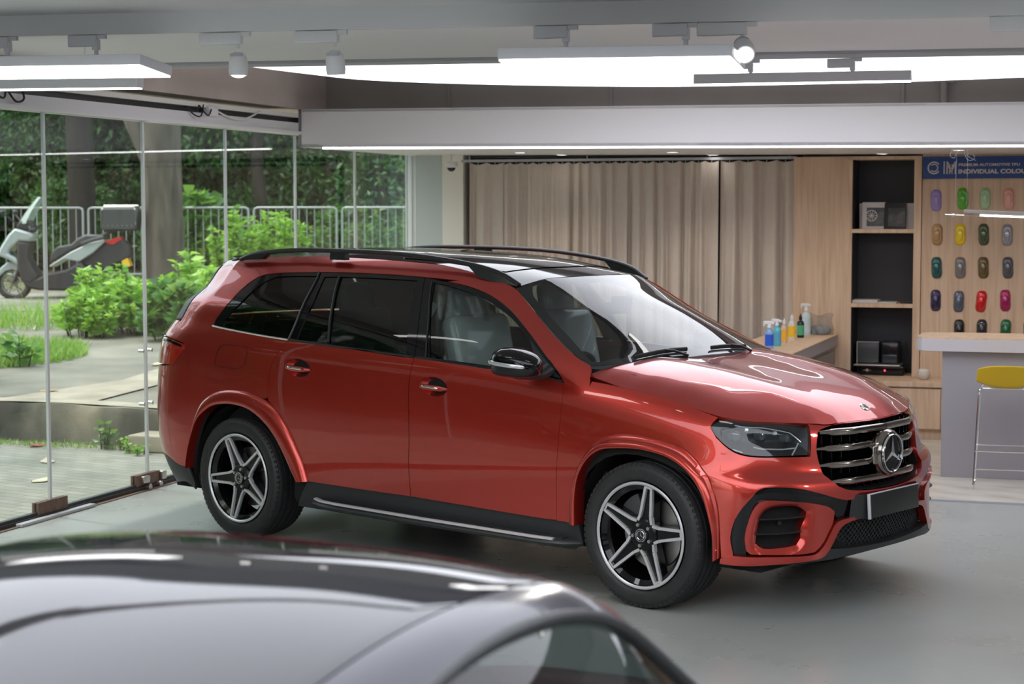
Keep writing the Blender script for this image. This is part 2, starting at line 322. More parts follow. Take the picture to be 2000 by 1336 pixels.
    def ell(s, c, r, n=20, m=12, e=1.0):
        V = []; Fc = []
        sg = lambda x: math.copysign(abs(x)**e, x)
        for j in range(m+1):
            ph = -PI/2+PI*j/m
            for k in range(n):
                th = 2*PI*k/n; V.append((c[0]+r[0]*sg(math.cos(ph))*sg(math.cos(th)), c[1]+r[1]*sg(math.cos(ph))*sg(math.sin(th)), c[2]+r[2]*sg(math.sin(ph))))
        for j in range(m):
            for k in range(n): Fc.append((j*n+k, j*n+(k+1) % n, (j+1)*n+(k+1) % n, (j+1)*n+k))
        return s.add(V, Fc)
    def grid(s, fn, nu, nv):
        V = [fn(i/nu, j/nv) for i in range(nu+1) for j in range(nv+1)]
        return s.add(V, [(i*(nv+1)+j, (i+1)*(nv+1)+j, (i+1)*(nv+1)+j+1, i*(nv+1)+j+1) for i in range(nu) for j in range(nv)])
    def build(s, name, m, parent=None, smooth=True, world=False, bevel=0, ang=35, fix=True):
        me = bpy.data.meshes.new(name); me.from_pydata(s.v, [], s.f); 
        me.polygons.foreach_set('material_index', s.mi)
        if fix:
            bm = bmesh.new(); bm.from_mesh(me); bmesh.ops.recalc_face_normals(bm, faces=bm.faces[:]); bm.to_mesh(me); bm.free()
        if smooth: me.shade_smooth(); me.set_sharp_from_angle(angle=math.radians(ang))
        me.update(); o = link(name, me, m, parent, world)
        if bevel:
            b = o.modifiers.new('bevel', 'BEVEL'); b.width = bevel; b.segments = 2; b.limit_method = 'ANGLE'; b.angle_limit = math.radians(40)
        return o
def xmb(M): m = MB(); m.T = M; return m
def room_mb(): return xmb(Matrix.Translation(RO) @ Matrix.Rotation(RROT, 4, 'Z'))
def struct(name, mb, m, **k): o = mb.build(name, m, **k); o['kind'] = 'structure'; return o
def text_mesh(body, size, align='LEFT', bold=0.0, space=1.0):
    c = bpy.data.curves.new('t', 'FONT'); c.body = body; c.size = size; c.align_x = align; c.offset = bold; c.space_character = space; c.resolution_u = 4
    o = bpy.data.objects.new('t', c); COL.objects.link(o); dg = bpy.context.evaluated_depsgraph_get()
    me = bpy.data.meshes.new_from_object(o.evaluated_get(dg)); bpy.data.objects.remove(o); bpy.data.curves.remove(c)
    V = [tuple(v.co) for v in me.vertices]; Fc = [tuple(p.vertices) for p in me.polygons]; bpy.data.meshes.remove(me); return V, Fc
def cr(pts, sub=5, closed=False):
    P = [np.array(p, float) for p in pts]; n = len(P); out = []
    for i in range(n if closed else n-1):
        p0 = P[(i-1) % n] if closed or i > 0 else P[i]; p1 = P[i]; p2 = P[(i+1) % n]; p3 = P[(i+2) % n] if closed or i+2 < n else P[(i+1) % n]
        for k in range(sub):
            t = k/sub; out.append(.5*((2*p1)+(-p0+p2)*t+(2*p0-5*p1+4*p2-p3)*t*t+(-p0+3*p1-3*p2+p3)*t**3))
    if not closed: out.append(P[-1])
    return [tuple(p) for p in out]
# ================================================================ THE SHOP
m_floor = noisy('floor_epoxy', [(.3, (.30, .312, .295)), (.52, (.335, .348, .33)), (.75, (.36, .375, .355))], scale=.8, rough=.3, detail=8, bump=.04, bscale=14, rvar=(1.1, .24, .36))
m_tile = noisy('pale_tile', [(.3, (.42, .38, .33)), (.55, (.56, .52, .46)), (.8, (.64, .60, .55))], scale=2.2, rough=.35, stretch=(1, 3, 1), detail=8)
m_white = mat('white_paint', (.70, .69, .70), .6); m_wall = mat('cream_wall', (.76, .74, .69), .7)
m_ceil = noisy('ceiling_plaster', [(.3, (.58, .585, .59)), (.7, (.66, .66, .665))], scale=1.5, rough=.85, bump=.15, bscale=20)
m_grey = mat('grey_metal_trim', (.42, .43, .45), .45); m_lgrey = mat('light_lacquer', (.66, .66, .69), .4)
m_conc = noisy('beam_concrete', [(.3, (.46, .39, .36)), (.6, (.60, .53, .49)), (.85, (.66, .60, .57))], scale=1.1, rough=.85, bump=.1)
m_dconc = noisy('unlit_concrete', [(.3, (.30, .275, .25)), (.7, (.38, .35, .33))], scale=1.3, rough=.85)  # darker concrete tone puts the unlit beam's shade into the colour
m_glow = mat('luminous_ceiling', (.9, .9, .9), .6, emit=(.88, .91, 1), es=2.1)
m_lamp = mat('lamp_diffuser', (.9, .9, .9), .5, emit=(1, .99, .99), es=5)
m_dl = mat('downlight_glow', (.9, .9, .9), .5, emit=(1, .97, .92), es=9)
m_glass = glass('shop_glass', (.93, .97, .95), 1.0, ior=1.45)
m_edge = mat('polished_glass_edge', (.62, .66, .66), .25, spec=.8)
m_black = mat('black_rubber', (.015, .015, .016), .6); m_dark = mat('black_steel', (.03, .03, .03), .45)
m_rust = noisy('rusty_plate', [(.3, (.11, .07, .055)), (.7, (.20, .13, .10))], scale=20, rough=.6, metal=.3)
m_steel = mat('brushed_steel', (.55, .53, .50), .35, 1.0); m_chrome = mat('chrome', (.85, .85, .86), .08, 1.0)
m, nt, b = new_mat('oak_veneer'); m_wood = m
c = coords(nt, (9, 9, .55)); n = nd(nt, 'ShaderNodeTexNoise', Scale=2.5, Detail=7., Distortion=.6); nt.links.new(c, n.inputs[0])
r = ramp(nt, n.outputs[0], [(.3, (.50, .335, .215)), (.5, (.60, .425, .29)), (.72, (.68, .50, .36))]); nt.links.new(r.outputs[0], b.inputs['Base Color']); b.inputs['Roughness'].default_value = .5
m_slate = mat('charcoal_laminate', (.028, .028, .032), .5); m_greylam = mat('grey_laminate', (.30, .285, .31), .45)
R_ = lambda: room_mb()
# floor, tile
s = R_(); s.bx((0, -16, -.12), (14, 3.05, 0)); struct('floor', s, m_floor)
s = R_(); s.bx((0, 3.05, -.12), (14, 7.6, .012)); struct('floor_tiled', s, m_tile)
s = R_(); s.bx((0, 3.035, -.02), (14, 3.05, .016)); struct('trim_1', s, m_grey)
# walls
s = R_(); s.bx((-.02, 7.35, 0), (14, 7.6, 3.6)); struct('wall_back', s, m_wall)
s = R_(); s.bx((14, -16, 0), (14.2, 7.6, 3.6)); struct('wall_right', s, mat('grey_wall', (.40, .40, .41), .7))
s = R_(); s.bx((-.2, -16.2, 0), (14.2, -16, 3.6)); struct('wall_front', s, MATS['grey_wall'])
s = R_(); s.bx((.14, 7.0, 0), (.42, 7.35, 2.63)); struct('wall_pier', s, mat('pale_green_paint', (.50, .56, .55), .6))
s = R_(); s.bx((.42, 6.98, 0), (.64, 7.35, 2.63)); struct('wall_column', s, mat('ivory_paint', (.80, .77, .69), .6))
# ceilings: plaster ceiling over the bays, slab above the luminous panel
def slab(mb, v0, v1, u0, u1, z, th, k=.011):
    P = [(v, u, z+dz+tl(v, k)) for dz in (0, th) for v, u in ((v0, u0), (v1, u0), (v1, u1), (v0, u1))]
    return mb.add(P, [(3, 2, 1, 0), (4, 5, 6, 7), (0, 1, 5, 4), (1, 2, 6, 5), (2, 3, 7, 6), (3, 0, 4, 7)])
s = R_(); slab(s, -.3, 14, -16, -2.12, 2.985, .2, .0135); struct('ceiling_front', s, m_ceil)
s = R_(); slab(s, -.3, 14, -2.12, .93, 3.0, .2); struct('ceiling', s, mat('ceiling_white', (.88, .88, .89), .8))
s = R_(); slab(s, -.3, 14, .6, 7.6, 3.5, .2); struct('ceiling_slab', s, m_dconc)
s = R_(); slab(s, -.3, 14, .93, 1.02, 2.985, .5); struct('trim_2', s, m_grey)
# beam over the glass wall (v = 0) and back beam coloured dark for its lack of light
s = R_(); s.bx((-.35, .95, 2.925), (0, 7.5, 3.6)); struct('wall_beam', s, m_conc)
s = R_(); slab(s, -.35, 0, -16, .95, 2.86, .3, 0); struct('wall_beam_front', s, m_conc)
s = R_(); slab(s, 0, 14, 5.15, 5.4, 2.80, .9, .009)
for v in (1.18, 2.65, 5.09): s.bx((v-.012, 5.13, 2.85), (v+.012, 5.16, 3.6))
struct('wall_beam_back', s, m_dconc)
p = R_(); p.tube([(5.42, 5.08, 2.85), (5.42, 5.08, 3.5)], .028); p.tube([(5.35, 5.08, 3.07), (5.5, 5.08, 3.07)], .014)
tag(p.build('pipe', m_dconc), 'thin grey pipe with a clamp rising behind the white ceiling box', 'pipe')
# white dropped ceiling box at the back
s = R_(); slab(s, .03, 14, 4.5, 7.34, 2.56, .026, .009); slab(s, .03, 14, 4.5, 4.53, 2.56, .325, .009); slab(s, .03, .06, 4.5, 5.15, 2.56, .325, .009)
slab(s, .03, 14, 4.5, 5.15, 2.862, .02, .009)
struct('ceiling_soffit', s, m_white)
s = R_(); slab(s, .25, 9, 4.515, 4.535, 2.545, .014, .009); tag(s.build('light_strip', m_lamp), 'long thin glowing strip along the lower front edge of the white ceiling box', 'light strip')
# luminous stretch ceiling with a curved rear edge
edge = cr([(1.02, .95), (1.12, 1.4), (1.22, 2.1), (1.42, 2.85), (2.2, 3.5), (3.3, 3.93), (4.4, 3.9), (5.6, 3.62), (7.2, 2.9), (9, 1.8), (10, 1.02)], 6)
front = [(10, 1.02), (1.02, 1.02)]
poly = edge+front[:-1]+[(1.02, 1.02)]
t = thing('luminous_ceiling_panel', 'large glowing white ceiling panel with curved rear edge above the red car', 'ceiling light', RM(3.5, 1.02, 3.0), RROT)
s = MB(); s.prism([(a-3.5, b_-1.02) for a, b_ in poly], 0, .015, lambda a, b_, h: (a, b_, h+tl(a+3.5))); s.build('diffuser', m_glow, t, smooth=False)
t = thing('luminous_ceiling_panel', 'second large glowing ceiling panel over the front bay, above the camera', 'ceiling light', RM(5.6, -6.85, 2.93), RROT)
s = MB(); s.box((0, 0, 0), (10.4, 6.2, .015), R=Matrix.Rotation(.0135, 3, 'Y')); s.build('diffuser', m_glow, t, smooth=False)
s = MB()
for a, b_, c_, d in ((0, 3.12, 10.5, .05), (0, -3.12, 10.5, .05), (5.22, 0, .05, 6.2), (-5.22, 0, .05, 6.2)): s.box((a, b_, .01-.0135*a), (c_, d, .05))
s.build('rim', m_grey, t)
def offs(c, d):
    out = []
    for i, p in enumerate(c):
        a = np.array(c[max(i-1, 0)]); b_ = np.array(c[min(i+1, len(c)-1)]); q = b_-a; q /= np.linalg.norm(q)
        out.append((p[0]-q[1]*d, p[1]+q[0]*d))
    return out
e2 = offs(edge, .13); n = len(edge)
V = []
for (a, b_), (c_, d_), dz in zip(edge, e2, range(n)): 
    for (x, y) in ((a, b_), (c_, d_)):
        V += [(x-3.5, y-1.02, -.012+tl(x)), (x-3.5, y-1.02, .10+tl(x))]
Fc = []
for i in range(n-1):
    k = 4*i; Fc += [(k, k+2, k+6, k+4), (k+1, k+5, k+7, k+3), (k, k+4, k+5, k+1), (k+2, k+3, k+7, k+6)]
s = MB(); s.add(V, Fc); s.build('rim', mat('panel_rim', (.62, .58, .55), .6), t)
for (v, u) in ((1.12, 1.25), (1.22, 2.15), (5.2, 3.83)):
    s = MB(); s.cyl((v-3.5, u-1.02, -.018+tl(v)), (v-3.5, u-1.02, -.010+tl(v)), .038, 20); s.build('rim_light', m_dl, t)
# downlights of the soffit
def sz(v): return 2.56+tl(v, .009)
for i, (v, u) in enumerate(((1.55, 6.0), (1.72, 6.75), (2.98, 6.0), (3.15, 6.9), (5.5, 5.6), (4.75, 6.6))):
    s = MB(); s.lathe([(.0, -.004), (.045, -.004)], 24); 
    t = thing('downlight', ['round ceiling downlight, leftmost of the pair above the curtain\'s left half', 'round ceiling downlight, right one of the pair above the curtain\'s left half', 'round ceiling downlight above the curtain\'s right half, further from the wood panel', 'round ceiling downlight above the curtain\'s right half, nearer the wood panel', 'round ceiling downlight above the blue sign', 'small ceiling downlight above the open shelf niche'][i], 'downlight', RM(v, u, sz(v)), RROT, 'downlights in the white ceiling box')
    s.build('lens', m_dl, t); s = MB(); s.lathe([(.045, -.002), (.047, -.008), (.058, -.006), (.06, 0)], 24); s.build('ring', m_white, t)
    l = bpy.data.lights.new('downlight_lamp', 'SPOT'); l.energy = 12; l.spot_size = 2.1; l.spot_blend = .8; l.color = (1, .90, .78); l.shadow_soft_size = .05
    o = bpy.data.objects.new('downlight_lamp', l); COL.objects.link(o); o.location = RM(v, min(u, 6.2), sz(v)-.03)
# extra rows of the same downlights over the counter zone, right of the frame
for v in (6.6, 7.8):
    l = bpy.data.lights.new('downlight_lamp', 'SPOT'); l.energy = 18; l.spot_size = 2.1; l.spot_blend = .8; l.color = (1, .92, .82)
    o = bpy.data.objects.new('downlight_lamp', l); COL.objects.link(o); o.location = RM(v, 5.6, 2.5)
# ---- glass wall
SEAM = [.585+1.3*k for k in range(-8, 6)]+[7.22]
for i in range(len(SEAM)-1):
    a, b_ = SEAM[i], SEAM[i+1]
    s = R_(); s.bx((-.006, a+.004, .045), (.006, b_-.004, 2.70)); o = struct('window_%d' % (i+1), s, m_glass, smooth=False)
    if i >= 6:
        e = MB()
        for u in (a+.006, b_-.006): e.T = Matrix.Translation(RO) @ Matrix.Rotation(RROT, 4, 'Z'); e.bx((-.009, u-.007, .045), (.009, u+.007, 2.70))
        e.build('glass_edge', m_edge, o)
s = R_()
s.bx((-.09, -16, 2.70), (.06, 7.3, 2.725)); s.bx((-.09, -16, 2.725), (.03, 7.3, 2.80)); struct('trim_4', s, m_white)
s = R_(); s.bx((-.06, -16, 2.80), (-.02, 7.3, 2.86)); struct('trim_5', s, m_dark)
s = R_(); s.bx((-.3, -16, 2.845), (.03, 4.5, 2.88)); s.bx((-.12, -16, 2.80), (-.06, 4.5, 2.86)); struct('trim_6', s, m_wall)
s = R_(); s.bx((-.035, -16, 0), (.035, 7.3, .03)); s.bx((-.018, -16, .03), (.018, 7.3, .05)); struct('baseboard_left', s, m_dark)
s = R_(); s.bx((.035, -16, 0), (.075, 7.3, .006)); struct('trim_7', s, m_rust)
s = R_(); s.bx((-.05, 7.22, 0), (.05, 7.30, 2.66)); struct('trim_8', s, m_white)
s = R_(); s.bx((.05, 7.25, 0), (.075, 7.31, 2.62)); struct('trim_9', s, m_black)
s = R_(); s.bx((.075, 7.18, 0), (.14, 7.31, 2.62)); struct('trim_10', s, m_white)
# patch fittings
t = thing('door_fitting', 'flat rusty brown patch fitting holding the glass panes, nearer the left edge', 'glass fitting', RM(.0, .585, .03), RROT)
s = MB(); s.box((.015, 0, .04), (.02, .36, .085), bev=.003); s.box((-.015, 0, .04), (.02, .36, .085), bev=.003); s.build('plate', m_rust, t)
s = MB(); s.box((.065, -.02, -.018), (.05, .9, .02), bev=.003); s.build('floor_bar', m_grey, t)
t = thing('door_fitting', 'steel patch fitting with lock blocks holding the glass panes beside the red car', 'glass fitting', RM(0, 1.885, .03), RROT)
s = MB(); s.box((.015, -.03, .045), (.022, .34, .085), bev=.003); s.box((-.015, -.03, .045), (.022, .34, .085), bev=.003); s.build('plate', m_rust, t)
s = MB(); s.box((.04, -.10, .05), (.03, .09, .05), bev=.004); s.cyl((.03, -.06, -.01), (.06, -.06, -.01), .025); s.build('lock_block', m_steel, t)
s = MB(); s.box((.04, .16, .05), (.03, .06, .06), bev=.004); s.cyl((.03, .1, -.01), (.06, .1, -.01), .025); s.build('lock_block', m_steel, t)
for u, z in ((1.885, 1.02), (1.885, .63), (5.785, 1.62)):
    for d in (-.06, .06):
        s = R_(); s.cyl((-.02, u+d, z), (.02, u+d, z), .014, 14)
        tag(s.build('glass_stud', m_chrome), ('left' if d < 0 else 'right')+{1.02: ' one of the upper two small steel studs before the shrubs', .63: ' one of the lower two small steel studs beside the red car', 1.62: ' one of two small steel studs on the far glass seam before the railing'}[z], 'stud')
# cables and junction box above the glass
t = thing('junction_box', 'small white junction box with black cables above the glass wall', 'junction box', RM(.03, 2.9, 2.80), RROT)
s = MB(); s.box((0, 0, .02), (.05, .16, .08), bev=.006); s.build('housing', m_white, t)
s = MB()
s.tube(cr([(.03, -.05, .03), (.05, -.14, -.02), (.03, -.2, .02), (.04, -.27, .05), (.03, -.3, 0), (.0, -.42, .03)], 5), .006, 6)
s.tube(cr([(.03, -.18, .06), (.05, -.26, -.03), (.03, -.34, -.02), (0, -.4, .04)], 5), .006, 6); s.build('black_cable', m_black, t)
s = MB(); s.tube(cr([(.02, .08, .02), (.03, .3, -.02), (.03, .55, -.01), (.03, .8, .06)], 5), .007, 6); s.build('white_cable', m_white, t)
s = R_()
s.tube(cr([(.03, .12, 2.84), (.06, .16, 2.76), (.06, .22, 2.745), (.06, .28, 2.77), (.03, .3, 2.84)], 5), .007, 6); s.tube(cr([(.03, -.05, 2.83), (.06, .0, 2.77), (.06, .06, 2.765), (.03, .12, 2.82)], 5), .007, 6)
tag(s.build('cable', m_black), 'two loops of black cable hanging above the leftmost glass pane', 'cable')
# ---- track and lamps
def tz(v, z=2.885): return z+tl(v, .0135)
s = R_(); slab(s, -.2, 14, -2.12, -2.08, 2.885, .1, .0135); tag(s.build('lighting_track', m_white), 'long white lighting track across the ceiling carrying the spotlights', 'track')
s = R_(); slab(s, 0, 14, .985, 1.015, 2.965, .03, .012); tag(s.build('lighting_track', m_white), 'white lighting track along the front edge of the glowing ceiling panel', 'track')
def adapter(mb, v, z, L=.22, up=.0):
    mb.box((v, 0, z-.03), (L, .035, .055), bev=.005); mb.box((v+L*.5+.02, 0, z-.012), (.05, .02, .02))
def spot(v, lab, aim=None, gl=55):
    t = thing('spotlight', lab, 'spotlight', RM(v, -2.1, tz(v)), RROT, 'white track spotlights')
    s = MB(); adapter(s, -.09, 0); s.build('adapter', m_white, t)
    T = Matrix.Translation((0, 0, -.095)) @ (Matrix.Rotation(aim[1], 4, Vector(aim[0])) if aim else Matrix())
    s = MB(); s.cyl((0, 0, -.05), (0, 0, -.075), .009); s.T = T
    s.lathe([(.0, .0), (.022, -.002), (.038, -.018), (.045, -.045), (.046, -.09), (.042, -.112), (.036, -.112), (.036, -.105)], 24); s.build('housing', m_white, t)
    s = xmb(T)
    for k in range(7):
        a = -.9+k*.3+(PI*1.5-.0); s.box((.036*math.cos(a), .036*math.sin(a), -.024), (.006, .012, .03), rz=a)
    s.build('cooling_slots', m_grey, t)
    s = xmb(T); s.ell((0, 0, -.108), (.034, .034, .014), 16, 8); s.build('lens', m_dl, t)
    d = (T.to_3x3() @ Vector((0, 0, -1))); l = bpy.data.lights.new('spotlight_lamp', 'SPOT'); l.energy = gl; l.spot_size = 1.2; l.spot_blend = .7; l.color = (1, .95, .88); l.shadow_soft_size = .03
    o = bpy.data.objects.new('spotlight_lamp', l); COL.objects.link(o); dw = Matrix.Rotation(RROT, 3, 'Z') @ d
    o.location = RM(v, -2.1, tz(v)-.095)+dw*.14; o.rotation_euler = (-dw).to_track_quat('Z', 'Y').to_euler(); return t
spot(2.80, 'white track spotlight, left one of the two hanging before the beam'); spot(3.30, 'white track spotlight in front of the left end of the glowing panel', ((1, 0, 0), .15))
spot(5.23, 'white track spotlight facing the viewer at the right end of the linear lamp', ((1, .35, 0), -1.05))
def linear(v0, v1, u, z, w, h, lab, adv, trz, grp, tilt=0, stem_y=0, tk=.0135):
    vc = (v0+v1)/2; L = v1-v0; t = thing('linear_lamp', lab, 'linear lamp', RM(vc, u, z+h), RROT, grp)
    Ry = Matrix.Rotation(math.atan(tk), 4, 'Y') @ Matrix.Rotation(tilt, 4, 'X')
    s = xmb(Ry); s.box((0, 0, -h*.45), (L, w, h*.9), bev=.004); s.build('body', m_lgrey, t)
    s = xmb(Ry); s.box((0, 0, -h*.97), (L-.012, w-.012, h*.14)); s.build('diffuser', m_lamp, t, smooth=False)
    for a in adv:
        zz = trz(a)-(z+h); s = MB(); s.T = Matrix.Translation((a-vc, stem_y, 0)); adapter(s, -.04, zz, .16); s.box((.03, 0, zz-.05), (.03, .03, .05)); s.cyl((.03, 0, zz-.03), (.03, 0, tl(a-vc+3.5, tk)-.004), .011, 10); s.build('bracket', m_lgrey, t)
linear(4.20, 5.24, -2.22, 2.675, .31, .055, 'wide glowing white linear lamp hanging at top centre, left of the facing spotlight', (4.4, 4.95), tz, 'wide linear lamps', stem_y=.12, tilt=-.12)
linear(1.30, 2.43, -2.22, 2.715, .31, .055, 'wide glowing white linear lamp cut by the left edge of the picture', (1.5, 2.0), tz, 'wide linear lamps', stem_y=.12, tilt=-.11)
linear(4.315, 5.615, 1.0, 2.80, .07, .065, 'narrow linear lamp hanging before the glowing panel at upper right', (4.63, 5.24), lambda v: 2.965+tl(v, .012), 'narrow linear lamps', tk=.006)
t = thing('linear_lamp', 'narrow linear lamp hung on thin wires below the wide lamp at left', 'linear lamp', RM(.995, -1.0, 2.79), RROT, 'narrow linear lamps')
s = xmb(Matrix.Rotation(.012, 4, 'Y')); s.box((0, 0, -.03), (1.3, .07, .055), bev=.004); s.build('body', m_lgrey, t)
s = xmb(Matrix.Rotation(.012, 4, 'Y')); s.box((0, 0, -.061), (1.285, .058, .01)); s.build('diffuser', m_lamp, t)
for a in (-.25, .3): s = MB(); s.cyl((a, 0, 0), (a, 0, .235), .0025, 6); s.lathe([(.0, .03), (.012, .02), (.012, .0)], 10, (a, 0, 0)); s.build('wire', m_lgrey, t)
s = R_(); s.box((6.40, -2.1, tz(6.4)-.03), (.25, .04, .06), bev=.004); tag(s.build('track_adapter', m_white), 'white track adapter box at the upper right edge of the picture', 'adapter')
# dome camera
t = thing('security_camera', 'small white dome security camera under the ceiling left of the curtain', 'security camera', RM(.62, 6.7, sz(.6)), RROT)
s = MB(); s.cyl((0, 0, 0), (0, 0, -.07), .008, 8); s.lathe([(.03, 0), (.03, -.008), (0, -.01)], 16); s.lathe([(0, -.065), (.055, -.07), (.062, -.09), (.062, -.12), (.05, -.128)], 24); s.build('housing', m_white, t)
s = MB(); s.ell((0, 0, -.125), (.042, .042, .042), 20, 12); s.build('dome', mat('black_dome', (.01, .01, .012), .08), t)
# ---- curtain
m_curt = noisy('beige_curtain', [(.3, (.53, .455, .39)), (.7, (.57, .49, .425))], scale=60, rough=.85, stretch=(1, 1, .3), bump=.1, bscale=200)
def curtain(v0, v1, folds, amp, lab, seed, flare=0):
    rg = random.Random(seed); L = v1-v0; ph = [rg.uniform(-.6, .6) for _ in range(folds+2)]; am = [rg.uniform(.55, 1.25) for _ in range(folds+2)]
    def f(a, h):
        x = a*folds; i = int(x); p = ph[i]*(1-(x-i))+ph[i+1]*(x-i); A_ = am[i]*(1-(x-i))+am[i+1]*(x-i)
        z = 2.50*(1-h)+.01; k = .35+.65*min(1, h*2.2); w = 2*PI*x+p
        dy = amp*k*A_*(math.sin(w)+.35*math.sin(2*w+p*3)+.18*math.sin(w*.5+3*h)); dx = .25*amp*k*math.cos(w+1)
        top = -.02*abs(math.sin(PI*x)) if h < .02 else 0
        return (L*a+dx+flare*h*h*(a-.5), dy-.02*math.sin(h*3+p), z+top)
    s = MB(); s.grid(f, folds*14, 24); t = thing('curtain', lab, 'curtain', RM(v0, 7.0, 0), RROT); s.build('fabric', m_curt, t, ang=180)
    for k in range(folds): s = MB(); s.tube([(L*(k+.5)/folds, 0, 2.49), (L*(k+.5)/folds, 0, 2.512)], .004, 5); s.build('hook', m_grey, t)
curtain(.70, 1.05, 2, .05, 'beige curtain panel gathered at the far left end of the rail', 3)
curtain(1.0, 2.30, 11, .048, 'long beige curtain panel left of the curtain gap', 5)
curtain(2.30, 3.18, 7, .050, 'beige curtain panel between the two curtain gaps', 9)
curtain(3.20, 3.90, 4, .055, 'beige curtain panel at the right, beside the wood wall panel', 12, .06)
s = R_(); s.bx((.62, 7.0-.02, 2.515), (3.92, 7.02, 2.54))
for v in (.7, 1.9, 3.1, 3.85): s.cyl((v, 7.0, 2.53), (v, 7.0, sz(v)), .006, 6)
tag(s.build('curtain_rail', m_grey), 'thin grey rail above the beige curtains', 'curtain rail')
s = R_(); s.bx((.64, 7.2, 0), (3.92, 7.34, 2.56)); struct('wall_recess', s, m_slate)
# ---- oak wall unit
t = thing('shelf_unit', 'tall oak wall unit with charcoal-backed open niches', 'shelf unit', RM(3.91, 6.9, 0), RROT)
s = MB(); s.bx((0, 0, 0), (.50, .30, 2.53)); s.build('side_panel', m_wood, t, bevel=.002)
X = lambda v: v-3.91
s = MB(); s.bx((X(4.405), 0, .45), (X(4.445), .42, 2.53)); s.build('upright', m_wood, t)
s = MB(); s.bx((X(5.0), 0, .45), (X(5.065), .42, 2.53)); s.build('upright', m_wood, t)
for z in (1.835, 1.157): s = MB(); s.bx((X(4.445), .0, z), (X(5.0), .42, z+.035)); s.build('shelf', m_wood, t)
s = MB(); s.bx((X(4.41), 0, 2.50), (X(5.0), .42, 2.53)); s.build('top_board', m_wood, t)
s = MB(); s.bx((X(4.4), 0, .0), (X(5.065), .42, .53)); s.build('niche_floor', m_wood, t)
s = MB(); s.bx((X(4.44), .405, .5), (X(5.0), .42, 2.5)); s.bx((X(4.445), .02, .53), (X(4.450), .41, 2.5)); s.build('back_panel', m_slate, t)
t2 = thing('base_cabinet', 'low oak base cabinet with plain doors under the open niches', 'cabinet', RM(4.45, 6.45, 0), RROT)
s = MB(); s.bx((0, .05, 0), (4.2, .44, .10)); s.build('plinth', m_wood, t2)
s = MB(); s.bx((0, .02, .10), (4.2, .44, .475)); s.build('body', m_wood, t2)
s = MB(); s.bx((-.0, -.01, .48), (4.2, .445, .525)); s.build('worktop', m_wood, t2, bevel=.003)
for k in range(5):
    a = .015+k*.42; s = MB(); s.bx((a+.003, 0, .11), (a+.417, .02, .465)); s.build('door', m_wood, t2, bevel=.002)
s = R_(); s.bx((5.07, 6.92, .0), (9, 7.34, 2.55)); tag(s.build('display_wall', m_wood, smooth=False), 'plain oak display wall carrying the coloured sample shells', 'panel')
# sample shells
SAMP = [(5.194, 2.13, 'lilac', (.30, .22, .55)), (5.427, 2.143, 'bright green', (.08, .42, .01)), (5.623, 2.143, 'pale mint green', (.38, .58, .33)), (5.827, 2.142, 'pale pink', (.75, .36, .30)),
 (5.208, 1.822, 'tan brown', (.42, .24, .10)), (5.41, 1.823, 'yellow', (.85, .60, .0)), (5.615, 1.823, 'dark olive green', (.06, .09, .03)), (5.819, 1.819, 'light grey metallic', (.33, .33, .37)),
 (5.207, 1.523, 'dark teal green', (.0, .09, .085)), (5.415, 1.524, 'warm mid grey', (.20, .19, .19)), (5.616, 1.526, 'bronze brown', (.13, .09, .02)), (5.829, 1.528, 'dark slate grey', (.09, .095, .11)),
 (5.203, 1.227, 'midnight purple', (.02, .012, .07)), (5.406, 1.22, 'blue grey', (.09, .115, .16)), (5.603, 1.223, 'bright red', (.62, .005, .01)), (5.812, 1.235, 'magenta', (.38, .005, .11)),
 (5.414, .962, 'glossy black', (.006, .006, .008)), (5.612, .966, 'black grey', (.02, .022, .028)), (5.82, .97, 'forest green', (.01, .13, .05)),
 (6.02, 1.23, 'dark grey', (.1, .1, .11)), (6.02, .97, 'green grey', (.12, .16, .14)), (6.02, 1.82, 'pale silver', (.5, .5, .5)), (6.02, 1.525, 'copper', (.3, .12, .05))]
shell = None
def shell_mesh():
    V = []; Fc = []; nr = 22; na = 48
    for i in range(nr+1):
        r = i/nr
        for k in range(na):
            th = 2*PI*k/na; e = .62; c_, s_ = math.cos(th), math.sin(th)
            x = math.copysign(abs(c_)**e, c_); z = math.copysign(abs(s_)**.8, s_)
            zz = z*r*.098; w = .052*(1-.10*math.exp(-((zz)/.045)**2)); xx = x*r*w
            h = .034*(1-r**5); q = math.sqrt((xx/.030)**2+((zz+.006)/.062)**2)
            h += -.0045*math.exp(-((q-1)/.15)**2)+(.010 if q < 1 else 0)*(1-q*q)
            V.append((xx, -h, zz))
    for i in range(nr):
        for k in range(na): Fc.append((i*na+k, i*na+(k+1) % na, (i+1)*na+(k+1) % na, (i+1)*na+k))
    me = bpy.data.meshes.new('sample_shell'); me.from_pydata(V, [], Fc); me.shade_smooth(); return me
for i, (v, z, nm, col) in enumerate(SAMP):
    if i == 0: me0 = shell_mesh()
    me = me0.copy() if i else me0; me.materials.clear()
    o = link('sample_shell', me, mat('shell_%s' % nm.replace(' ', '_'), col, .22, 0 if i < 6 else .25, 1))
    o.location = RM(v, 6.918, z); o.rotation_euler = (0, random.uniform(-.04, .04) if i != 14 else .09, RROT)
    tag(o, '%s glossy car-shaped colour sample shell on the oak wall, %s row' % (nm, ['top', 'second', 'third', 'fourth', 'bottom', 'rightmost'][min(i//4, 4) if i < 19 else 5]), 'colour sample', 'sample shells on the oak wall')
